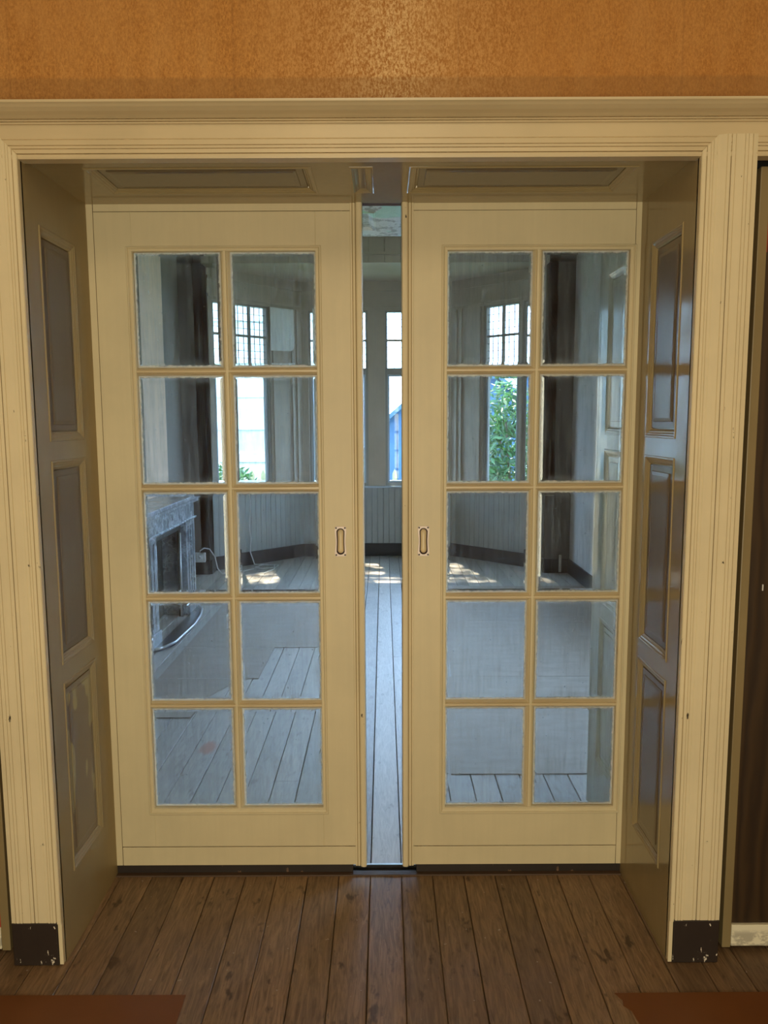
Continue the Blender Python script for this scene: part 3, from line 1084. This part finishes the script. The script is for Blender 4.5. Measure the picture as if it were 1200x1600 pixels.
def beadboard(m, p0, p1, z0, z1, out=0.09, pitch=0.068, g=0.007):
    """boarding with V grooves on the plan line p0-p1, body outwards (left of the line)"""
    d = Vector((p1[0] - p0[0], p1[1] - p0[1]))
    L = d.length
    d.normalize()
    n = Vector((-d.y, d.x))
    pts = []
    k = max(1, round(L / pitch))
    w = L / k
    for i in range(k):
        pts += [(i * w + g / 2, 0.0), ((i + 1) * w - g / 2, 0.0), ((i + 1) * w, 0.007)]
    poly = [(0, 0.007)] + pts + [(L, out), (0, out)]
    P0 = Vector(p0)
    return m.prism(poly, lambda u, v, q: (*(P0 + d * u + n * v), q), z0, z1)


# frieze over the bay opening (panelled boards) and bay ceiling
m = MB()
beadboard(m, (LW, YW), (RW, YW), 3.185, CEIL, out=0.20, pitch=0.16, g=0.01)
m.box(LW, RW, YW - 0.03, YW, 3.26, 3.285)
m.box(LW, RW, YW - 0.05, YW, 3.44, 3.465)
st(m.build('trim_14', M['grey_wood']), 'grey boarded beam across the top of the bay opening', 'beam')
st(MB().box(LW, RW, YW + 0.2, 7.2, 3.19, 3.25).build('ceiling', M['grey_wood']), 'grey lowered ceiling inside the bay', 'ceiling')

# bay plan
A_L = (-0.95, BAYY)
A_R = (0.80, BAYY)
S2 = sqrt(0.5)


def sL(s):
    return (A_L[0] - S2 * s, A_L[1] - S2 * s)


def mir(p):
    return (2 * CX - p[0], p[1])


# wainscot under the windows, one wall per side (lines run so that outwards is on their left)
m = beadboard(MB(), A_L, A_R, 0.0, SILL)
st(m.build('wall_back', M['wainscot']), 'grey beadboard wainscot under the middle bay windows', 'wainscot')
m = beadboard(MB(), sL(1.25), sL(0), 0.0, SILL)
beadboard(m, (BL, YW), (BL, YW + 0.207), 0.0, SILL, out=0.09)
st(m.build('wall_left', M['wainscot']), 'bluish beadboard wainscot on the left slanted side of the bay', 'wainscot')
m = beadboard(MB(), mir(sL(0)), mir(sL(1.25)), 0.0, SILL)
beadboard(m, (BR, YW + 0.207), (BR, YW), 0.0, SILL, out=0.09)
st(m.build('wall_right', M['wainscot']), 'grey beadboard wainscot on the right slanted side of the bay', 'wainscot')


def seg_mesh(segs, z0, z1, depth, inset):
    m = MB()
    for p0, p1 in segs:
        m.segbox(p0, p1, z0, z1, depth, inset)
    return m


# baseboards
for nm, segs, lb in (
        ('baseboard_back', [(A_L, A_R)], 'black baseboard under the middle bay windows'),
        ('baseboard_left', [(sL(1.25), sL(0)), ((BL, YW), (BL, YW + 0.207))], 'black baseboard on the left slanted side of the bay'),
        ('baseboard_right', [(mir(sL(0)), mir(sL(1.25))), ((BR, YW + 0.207), (BR, YW))], 'black baseboard on the right slanted side of the bay'),
        ('baseboard_back', [((BR, YW), (RW, YW))], 'black baseboard in the right back corner of the room'),
        ('baseboard_back', [((LW, YW), (BL, YW))], 'black baseboard beside the fireplace on the dark wall'),
        ('baseboard_right', [((RW, YW), (RW, YB1))], 'black baseboard along the pale right wall'),
        ('baseboard_left', [((LW, 4.60), (LW, YW))], 'black baseboard along the left wall past the fireplace')):
    st(seg_mesh(segs, 0.0, 0.15, 0.0, 0.020).build(nm, M['black_base'], bevel=0.003), lb, 'baseboard')

# window sill boards
def corner_fill(m, z0, z1):
    for c in (A_L, A_R):
        sg = -1 if c is A_L else 1
        m.add([(c[0], c[1], z0), (c[0], c[1] + 0.09, z0), (c[0] + sg * 0.0637, c[1] + 0.0637, z0), (c[0], c[1], z1), (c[0], c[1] + 0.09, z1), (c[0] + sg * 0.0637, c[1] + 0.0637, z1)],
              [(0, 1, 2), (3, 4, 5), (0, 1, 4, 3), (1, 2, 5, 4), (2, 0, 3, 5)])
    return m


st(corner_fill(MB(), 0.0, 3.19).build('trim_21', M['grey_wood']), 'grey corner boards behind the angles of the bay', 'trim')
for nm, segs, lb in (('trim_15', [(A_L, A_R)], 'grey sill board under the middle bay windows'),
                     ('trim_16', [(sL(1.25), sL(0))], 'sill board on the left slanted side of the bay'),
                     ('trim_17', [(mir(sL(0)), mir(sL(1.25)))], 'sill board on the right slanted side of the bay')):
    st(seg_mesh(segs, SILL, SILL + 0.022, 0.09, 0.035).build(nm, M['blue_frame'], bevel=0.003), lb, 'window sill')

# posts and wall over the windows
posts = [((-0.95, BAYY), (-0.87, BAYY)), ((-0.18, BAYY), (0.02, BAYY)), ((0.73, BAYY), (0.80, BAYY))]
plab = ['grey corner post of the bay left of the middle windows', 'wide grey mullion post between the two middle bay windows, seen through the gap',
        'grey corner post of the bay right of the middle windows']
for (p0, p1), lb in zip(posts, plab):
    st(MB().segbox(p0, p1, SILL + 0.022, HEAD, 0.09, 0.015).build('trim_18', M['grey_wood'], bevel=0.004), lb, 'window post')
for side, f in (('left', lambda s: sL(s)), ('right', lambda s: mir(sL(s)))):
    for a, b, lb in ((0.0, 0.46, 'broad grey boarded pier on the %s slanted side of the bay' % side),
                     (0.945, 0.985, 'slim post between the two lights on the %s side of the bay' % side),
                     (1.20, 1.25, 'outer post at the %s end of the bay' % side)):
        p0, p1 = (f(b), f(a)) if side == 'left' else (f(a), f(b))
        m = MB().segbox(p0, p1, SILL + 0.022, HEAD, 0.09, 0.012)
        if a == 0.0:
            for q in (0.06, 0.13, 0.40):
                e0, e1 = (f(q + 0.03), f(q)) if side == 'left' else (f(q), f(q + 0.03))
                m.segbox(e0, e1, SILL + 0.022, HEAD, 0.0, 0.030)
        st(m.build('trim_19', M['grey_wood'], bevel=0.003), lb, 'window post')
m = seg_mesh([(A_L, A_R), (sL(1.25), sL(0)), (mir(sL(0)), mir(sL(1.25)))], HEAD, 3.19, 0.09, 0.012)
m.segbox((BL, YW), (BL, YW + 0.207), SILL, 3.19, 0.09, 0.0)
m.segbox((BR, YW + 0.207), (BR, YW), SILL, 3.19, 0.09, 0.0)
for a, b in ((HEAD + 0.03, HEAD + 0.06), (3.08, 3.11)):
    for p0, p1 in ((A_L, A_R), (sL(1.25), sL(0)), (mir(sL(0)), mir(sL(1.25)))):
        m.segbox(p0, p1, a, b, 0.0, 0.03)
st(m.build('trim_20', M['grey_wood']), 'grey boarded band over the bay windows', 'beam')


def bay_window(name, p0, p1, cols, label, inner_mat):
    """p0-p1 with outwards on the left; leaded upper light and a tall lower light"""
    P0, P1 = Vector(p0), Vector(p1)
    d = (P1 - P0)
    L = d.length
    d.normalize()
    n = Vector((-d.y, d.x))
    ang = atan2(d.y, d.x)
    root = empty(name, (p0[0], p0[1], SILL + 0.022))
    root.rotation_euler = (0, 0, ang)
    st(root, label, 'window')
    z0, zt0, zt1, z1 = 0.0, 2.138 - SILL - 0.022, 2.212 - SILL - 0.022, HEAD - SILL - 0.022
    fw = 0.028
    m = MB()
    m.box(0, fw, 0.005, 0.075, z0, z1).box(L - fw, L, 0.005, 0.075, z0, z1)
    m.box(fw, L - fw, 0.005, 0.075, z0, 0.035).box(fw, L - fw, 0.005, 0.075, z1 - 0.02, z1).box(fw, L - fw, -0.004, 0.075, zt0, zt1)
    m.build('window_frame', M['window_paint'], root, bevel=0.002)
    # lower sash
    m = MB()
    s = 0.022
    m.box(fw, fw + s, 0.02, 0.06, 0.035, zt0).box(L - fw - s, L - fw, 0.02, 0.06, 0.035, zt0)
    m.box(fw + s, L - fw - s, 0.02, 0.06, 0.035, 0.06).box(fw + s, L - fw - s, 0.02, 0.06, zt0 - s, zt0)
    m.build('lower_sash', inner_mat, root, bevel=0.0015)
    MB().box(fw + s - 0.003, L - fw - s + 0.003, 0.039, 0.042, 0.057, zt0 - s + 0.003).build('window_pane', M['window_glass'], root)
    # upper light: wooden cross and lead cames
    m = MB()
    zc = (zt1 + z1 - 0.02) / 2
    xs_ = [fw + (L - 2 * fw) * i / cols for i in range(1, cols)]
    for x in xs_:
        m.box(x - 0.011, x + 0.011, 0.02, 0.055, zt1, z1 - 0.02)
    m.box(fw, L - fw, 0.022, 0.053, zc - 0.012, zc + 0.012)
    m.build('upper_light_bars', M['window_paint'], root)
    lp = MB().box(fw - 0.003, L - fw + 0.003, 0.036, 0.039, zt1 - 0.003, z1 - 0.017).build('leaded_pane', M['window_glass'], root)
    m = MB()
    step = 0.075
    k = max(2, round((L - 2 * fw) / cols / step)) * cols
    for i in range(1, k):
        if i % (k // cols):
            x = fw + (L - 2 * fw) * i / k
            m.box(x - 0.0022, x + 0.0022, 0.033, 0.042, zt1, z1 - 0.02)
    q = 8
    for i in range(1, q):
        if i != q // 2:
            z = zt1 + (z1 - 0.02 - zt1) * i / q
            m.box(fw, L - fw, 0.033, 0.042, z - 0.0022, z + 0.0022)
    m.build('lead_cames', M['lead'], lp)
    return root


bay_window('window_1', sL(1.20), sL(0.985), 1, 'narrow outer light at the left end of the bay', M['blue_frame'])
bay_window('window_2', sL(0.945), sL(0.46), 2, 'leaded window on the left slanted side of the bay', M['blue_frame'])
bay_window('window_3', (-0.87, BAYY), (-0.18, BAYY), 2, 'middle bay window left of the wide mullion post', M['blue_frame'])
bay_window('window_4', (0.02, BAYY), (0.73, BAYY), 2, 'middle bay window right of the wide mullion, blue shed outside', M['blue_frame'])
bay_window('window_5', mir(sL(0.46)), mir(sL(0.945)), 2, 'leaded window on the right slanted side of the bay with foliage outside', M['blue_frame'])
bay_window('window_6', mir(sL(0.985)), mir(sL(1.20)), 1, 'narrow outer light at the right end of the bay', M['blue_frame'])

bay_window('added_side_window', (RW + 0.005, WY1), (RW + 0.005, WY0), 3, 'unseen side window added in the right wall to brighten the back room', M['blue_frame'])  # made-up window, adds light on the chimney breast

# ------------------------------------------------------------------ chimney breast and fireplace
st(MB().box(LW, -1.88, 2.90, 4.58, 0, CEIL).build('wall_left', M['plaster_warm']), 'pinkish plaster chimney breast above the fireplace', 'chimney breast')
FX = -1.62
fp = empty('fireplace', (FX, 3.75, 0))
tag(fp, 'grey veined marble fireplace against the left wall of the back room', 'fireplace')


def fbox(m, x0, x1, y0, y1, z0, z1):
    return m.box(x0 - FX, x1 - FX, y0 - 3.75, y1 - 3.75, z0, z1)


m = MB()
fbox(m, -1.879, -1.585, 2.98, 4.52, 0.955, 0.990)
m.build('mantel_shelf', M['marble'], fp, bevel=0.006)
m = MB()
fbox(m, -1.879, -1.60, 3.02, 4.48, 0.925, 0.955)
fbox(m, -1.879, -1.635, 3.05, 4.45, 0.80, 0.925)
fbox(m, -1.879, -1.615, 3.04, 4.46, 0.785, 0.80)
m.build('frieze', M['marble'], fp, bevel=0.004)
for y0, y1 in ((3.05, 3.33), (4.17, 4.45)):
    m = MB()
    fbox(m, -1.879, -1.635, y0, y1, 0.10, 0.785)
    fbox(m, -1.879, -1.62, y0 - 0.01, y1 + 0.01, 0.0, 0.10)
    for k in range(3):
        yy = y0 + 0.05 + k * 0.075
        fbox(m, -1.635, -1.627, yy, yy + 0.03, 0.14, 0.74)
    m.build('jamb', M['marble'], fp, bevel=0.004)
m = MB()
fbox(m, -1.879, -1.84, 3.33, 4.17, 0.0, 0.785)
m.build('firebox_back', M['soot'], fp)
m = MB()
fbox(m, -1.70, -1.68, 3.33, 3.40, 0.0, 0.72)
fbox(m, -1.70, -1.68, 4.10, 4.17, 0.0, 0.72)
fbox(m, -1.70, -1.68, 3.33, 4.17, 0.72, 0.785)
m.build('iron_surround', M['soot'], fp, bevel=0.003)
m = MB()
for yy in (-0.33, 0.345):
    MB().tube([(-1.672 - FX, yy, 0.0), (-1.672 - FX, yy, 0.70)], 0.010, 10).build('polished_rod', M['metal'], fp, smooth=True)
m = MB()
pl = [(-1.62, 3.08), (-1.565, 3.14), (-1.515, 3.28), (-1.495, 3.76), (-1.515, 4.06), (-1.555, 4.27), (-1.62, 4.39)]
n = len(pl)
m.add([(x - FX, y - 3.75, 0.0) for x, y in pl] + [(x - FX, y - 3.75, 0.014) for x, y in pl],
      [tuple(range(n - 1, -1, -1)), tuple(range(n, 2 * n))] + [(i, (i + 1) % n, (i + 1) % n + n, i + n) for i in range(n)])
m.build('hearth_slab', simple('dark_slate', (0.06, 0.062, 0.068), 0.3), fp)
fe = MB().tube([(-1.60, 3.09, 0.023), (-1.558, 3.15, 0.023), (-1.508, 3.28, 0.023), (-1.488, 3.76, 0.023), (-1.508, 4.06, 0.023), (-1.548, 4.27, 0.023), (-1.60, 4.37, 0.023)], 0.009, 10).build('hearth_fender', M['metal'], smooth=True)
tag(fe, 'thin bright curved fender rail lying on the hearth of the fireplace', 'fender')

# ------------------------------------------------------------------ hardboard sheets on the back floor


def sheet(pts, label, z0=0.0006, z1=0.0042, lift=0.0):
    n = len(pts)
    m = MB()
    m.add([(x, y, z0) for x, y in pts] + [(x, y, z1 + lift) for x, y in pts],
          [tuple(range(n - 1, -1, -1)), tuple(range(n, 2 * n))] + [(i, (i + 1) % n, (i + 1) % n + n, i + n) for i in range(n)])
    return tag(m.build('hardboard_sheet', M['hardboard']), label, 'floor board sheet', 'hardboard sheets on the back room floor')


sheet([(0.30, 1.213), (RW - 0.03, 1.207), (RW - 0.03, 2.545), (0.34, 2.552)], 'grey hardboard sheet nearest the right door, its edge on bare boards')
sheet([(0.42, 2.556), (RW - 0.03, 2.550), (RW - 0.03, 3.875), (0.47, 3.880)], 'grey hardboard sheet on the right floor, second from the right door')
sheet([(0.42, 3.885), (RW - 0.03, 3.880), (RW - 0.03, 5.20), (0.44, 5.205)], 'grey hardboard sheet on the right floor, third from the door, near the bay')
sheet([(-1.42, 3.204), (-0.455, 3.199), (-0.44, 4.45), (-1.42, 4.46)], 'grey hardboard sheet in front of the fireplace end toward the bay')
sheet([(-1.42, 2.536), (-0.79, 2.533), (-0.782, 3.198), (-1.42, 3.202)], 'short grey hardboard sheet with stepped corner in front of the fireplace')
sheet([(-2.0, 1.897), (-1.058, 1.899), (-1.035, 2.21), (-0.90, 2.531), (-2.0, 2.533)], 'grey hardboard sheet nearest the left door with a slanted torn side')
# ------------------------------------------------------------------ small things in the back room
sk = empty('wall_socket', (-1.93, YW - 0.001, 0.185))
tag(sk, 'white wall socket low on the dark wall beside the bay, cable plugged in', 'socket')
MB().box(-0.055, 0.055, -0.045, 0, -0.05, 0.05).build('socket_box', M['white_plastic'], sk, bevel=0.006)
MB().tube([(0.0, -0.044, 0.0), (0.0, -0.075, 0.0)], 0.018, 12).build('plug', M['white_plastic'], sk)
cb = MB().tube([(-1.93, YW - 0.074, 0.185), (-1.93, YW - 0.10, 0.22), (-1.91, YW - 0.10, 0.27), (-1.87, YW - 0.09, 0.295), (-1.82, YW - 0.07, 0.28),
                (-1.77, YW - 0.06, 0.20), (-1.74, YW - 0.08, 0.08), (-1.70, YW - 0.05, 0.012), (-1.55, YW + 0.05, 0.010), (-1.42, YW + 0.25, 0.010)], 0.006, 8)
tag(cb.build('power_cable', M['white_plastic'], smooth=True), 'white cable looping from the wall socket to the floor', 'cable')
p = sL(0.78)
q = Vector((S2, -S2))
pt = lambda s, o, z: tuple(Vector((*sL(s), z)) + Vector((q.x * o, q.y * o, 0)))
hang = MB().tube([pt(0.80, 0.03, SILL), pt(0.80, 0.045, 0.74), pt(0.79, 0.03, 0.60), pt(0.81, 0.03, 0.45), pt(0.79, 0.03, 0.30), pt(0.82, 0.05, 0.16), pt(0.80, 0.10, 0.02),
                  pt(0.70, 0.20, 0.012), pt(0.62, 0.30, 0.012), pt(0.72, 0.38, 0.012), pt(0.86, 0.33, 0.012), pt(0.88, 0.22, 0.012), pt(0.74, 0.18, 0.02), pt(0.66, 0.28, 0.02),
                  pt(0.80, 0.46, 0.012), pt(1.0, 0.55, 0.012), pt(1.2, 0.50, 0.012)], 0.006, 8)
tag(hang.build('hanging_cable', M['white_plastic'], smooth=True), 'thin white cable hanging down the bluish wainscot and coiled on the floor', 'cable')
# white sheet put in for a reflection in the door glass
m = MB()
c0, c1 = 0.13, 0.47
rows = []
for s_, zz in ((c1, 2.86), (c0 + 0.005, 2.86), (c0, 2.47), (c0 + 0.012, 2.42), (c0 + 0.045, 2.395), (c1, 2.385)):
    rows.append(pt(s_, 0.040 + 0.004 * sin(s_ * 30), zz))
n = len(rows)
back = [tuple(Vector(r) - Vector((q.x, q.y, 0)) * 0.002) for r in rows]
m.add(rows + back, [tuple(range(n)), tuple(range(2 * n - 1, n - 1, -1))] + [(i, (i + 1) % n, (i + 1) % n + n, i + n) for i in range(n)])
tag(m.build('reflection_sheet', M['paper']), 'white sheet standing in for a reflection, high on the left pier of the bay', 'paper')
# pipe stub by the right corner
m = MB()
m.tube([(RW - 0.11, YW - 0.06, 0.02), (RW - 0.11, YW - 0.06, 0.20)], 0.014, 10)
tag(m.build('pipe_stub', simple('pale_pipe', (0.55, 0.52, 0.48), 0.4), smooth=True), 'short pale pipe stub standing in the right back corner', 'pipe')

# ------------------------------------------------------------------ outside
GZ = -0.55
st(MB().box(-40, 40, -30, 60, GZ - 0.2, GZ).build('ground', M['lawn']), 'green lawn outside the bay window', 'lawn')

sh = empty('garden_shed', (1.7, 15.0, GZ))
tag(sh, 'blue garden shed with a pitched roof seen through the gap between the doors', 'shed')
m = MB()
x0, x1, ez, rz = -1.62, 1.62, 2.15, 3.55
prof = [(x0, 0), (x1, 0), (x1, ez), (0, rz), (x0, ez)]
m.prism(prof, lambda u, v, q: (u, q, v), -1.0, 2.0)
for k in range(17):
    x = x0 + 0.03 + k * 0.19
    zt_ = ez + (rz - ez) * (1 - abs(x + 0.08) / 1.62) - 0.12
    m.box(x, x + 0.16, -1.025, -1.0, 0.02, max(zt_, ez - 0.1))
m.build('boarded_wall', M['shed'], sh)
m = MB()
for s in (-1, 1):
    e = Vector((s * 1.85, ez - 0.20))
    r = Vector((0, rz + 0.01))
    nrm = Vector((s * (rz - ez), 1.62)).normalized() * 0.08
    m.prism([tuple(e), tuple(r), tuple(r + nrm), tuple(e + nrm)], lambda u, v, q: (u, q, v), -1.25, 2.2)
m.build('pitched_roof', M['shed_roof'], sh)
MB().box(-0.6, 0.5, -1.06, -1.02, 0.9, 1.7).build('shed_window', M['facade'], sh)

fc = empty('picket_fence', (0, 12.6, GZ))
tag(fc, 'low pale picket fence on the lawn in front of the shed', 'fence')
MB().box(-7, 7, 0, 0.03, 0.35, 0.42).box(-7, 7, 0, 0.03, 0.95, 1.02).build('rail', M['picket'], fc)
for k in range(-28, 29):
    if abs(k) <= 14:
        x = k * 0.21
        MB().prism([(x - 0.045, 0), (x + 0.045, 0), (x + 0.045, 1.15), (x, 1.24), (x - 0.045, 1.15)], lambda u, v, q: (u, q, v), -0.022, 0.0).build('picket', M['picket'], fc)

hs = empty('neighbour_house', (-8.0, 22.0, GZ))
tag(hs, 'pale sunlit house seen through the left bay window', 'house')
m = MB().box(-6, 6.2, 0, 6, 0, 7.5)
m.build('rendered_wall', M['facade'], hs)
m = MB()
for z in (0.9, 1.9, 2.9, 3.9, 5.2):
    m.box(-6.05, 6.25, -0.10, 0.0, z, z + 0.22)
m.build('stone_band', M['facade_band'], hs)
for x in (-4.5, -1.7, 1.1, 3.9):
    for z in (1.15, 4.2):
        w_ = MB().box(x - 0.5, x + 0.5, -0.04, 0.02, z, z + 1.5).build('house_window', M['facade_band'], hs)
        MB().box(x - 0.42, x + 0.42, -0.05, -0.03, z + 0.08, z + 1.42).build('pane', M['window_glass'], w_)
m = MB()
m.prism([(-0.5, 7.5), (6.5, 7.5), (3.0, 10.5)], lambda u, v, q: (q, u, v), -6.4, 6.6)
m.build('tiled_roof', M['shed_roof'], hs)


def leaves(n, fn, size, rng):
    m = MB()
    for _ in range(n):
        c = Vector(fn())
        a = Vector((rng.gauss(0, 1), rng.gauss(0, 1), rng.gauss(0, 1))).normalized()
        b = a.orthogonal().normalized()
        b = Matrix.Rotation(rng.random() * 2 * pi, 3, a) @ b
        l = size * rng.uniform(0.7, 1.3)
        w = l * 0.28
        s = a.cross(b)
        m.add([c - b * l, c + s * w + a * w * 0.2, c + b * l, c - s * w + a * w * 0.2], [(0, 1, 2, 3)])
    return m


def shrub(loc, rx, ry, h, n, label, seed, size=0.085):
    rng = random.Random(seed)
    root = empty('garden_shrub', loc)
    tag(root, label, 'shrub', 'shrubs outside the bay')

    def fn():
        while True:
            u = Vector((rng.uniform(-1, 1), rng.uniform(-1, 1), rng.uniform(-1, 1)))
            if 0.35 < u.length < 1:
                return (u.x * rx * (1 + 0.12 * sin(u.z * 7)), u.y * ry, h * 0.5 + u.z * h * 0.5)
    leaves(n, fn, size, rng).build('foliage', M['leaf'], root, recalc=False)
    m = MB()
    for k in range(6):
        an = k * 1.05
        m.tube([(0.05 * cos(an), 0.05 * sin(an), 0), (rx * 0.3 * cos(an), ry * 0.3 * sin(an), h * 0.4), (rx * 0.55 * cos(an), ry * 0.55 * sin(an), h * 0.75)], 0.022, 6)
    m.build('stem', M['bark'], root)
    return root


shrub((2.15, 10.3, GZ), 0.95, 0.8, 2.85, 4200, 'tall leafy green shrub close outside the right slanted bay window', 3)
shrub((4.6, 11.4, GZ), 1.0, 0.8, 2.6, 2600, 'second green shrub to the right of the tall one outside', 5)
shrub((-3.0, 11.4, GZ), 1.1, 0.6, 1.45, 2000, 'low green shrub outside the left slanted bay window', 8)
shrub((-5.0, 13.5, GZ), 1.2, 0.7, 1.6, 1800, 'low green shrub farther left in front of the pale house', 9)

# tree added out of sight, its crown above the view to dapple the sun
rng = random.Random(21)
tr = empty('dapple_tree', (-0.12, 10.4, GZ))
tag(tr, 'unseen tree added behind the wide mullion of the bay to dapple the sun', 'tree')
MB().tube([(0, 0, 0), (0.03, 0.0, 2.4), (0.1, 0.1, 5.0), (0.3, 0.2, 7.5)], 0.10, 10).build('trunk', M['bark'], tr, smooth=True)
clumps = [(rng.uniform(-2.6, 3.4), rng.uniform(-1.6, 1.6), rng.uniform(5.6, 8.4)) for _ in range(30)]


def fn_tree():
    c = rng.choice(clumps)
    return (c[0] + rng.gauss(0, 0.42), c[1] + rng.gauss(0, 0.42), max(c[2] + rng.gauss(0, 0.36), 4.9))


leaves(6000, fn_tree, 0.13, rng).build('crown', M['leaf_tree'], tr, recalc=False)
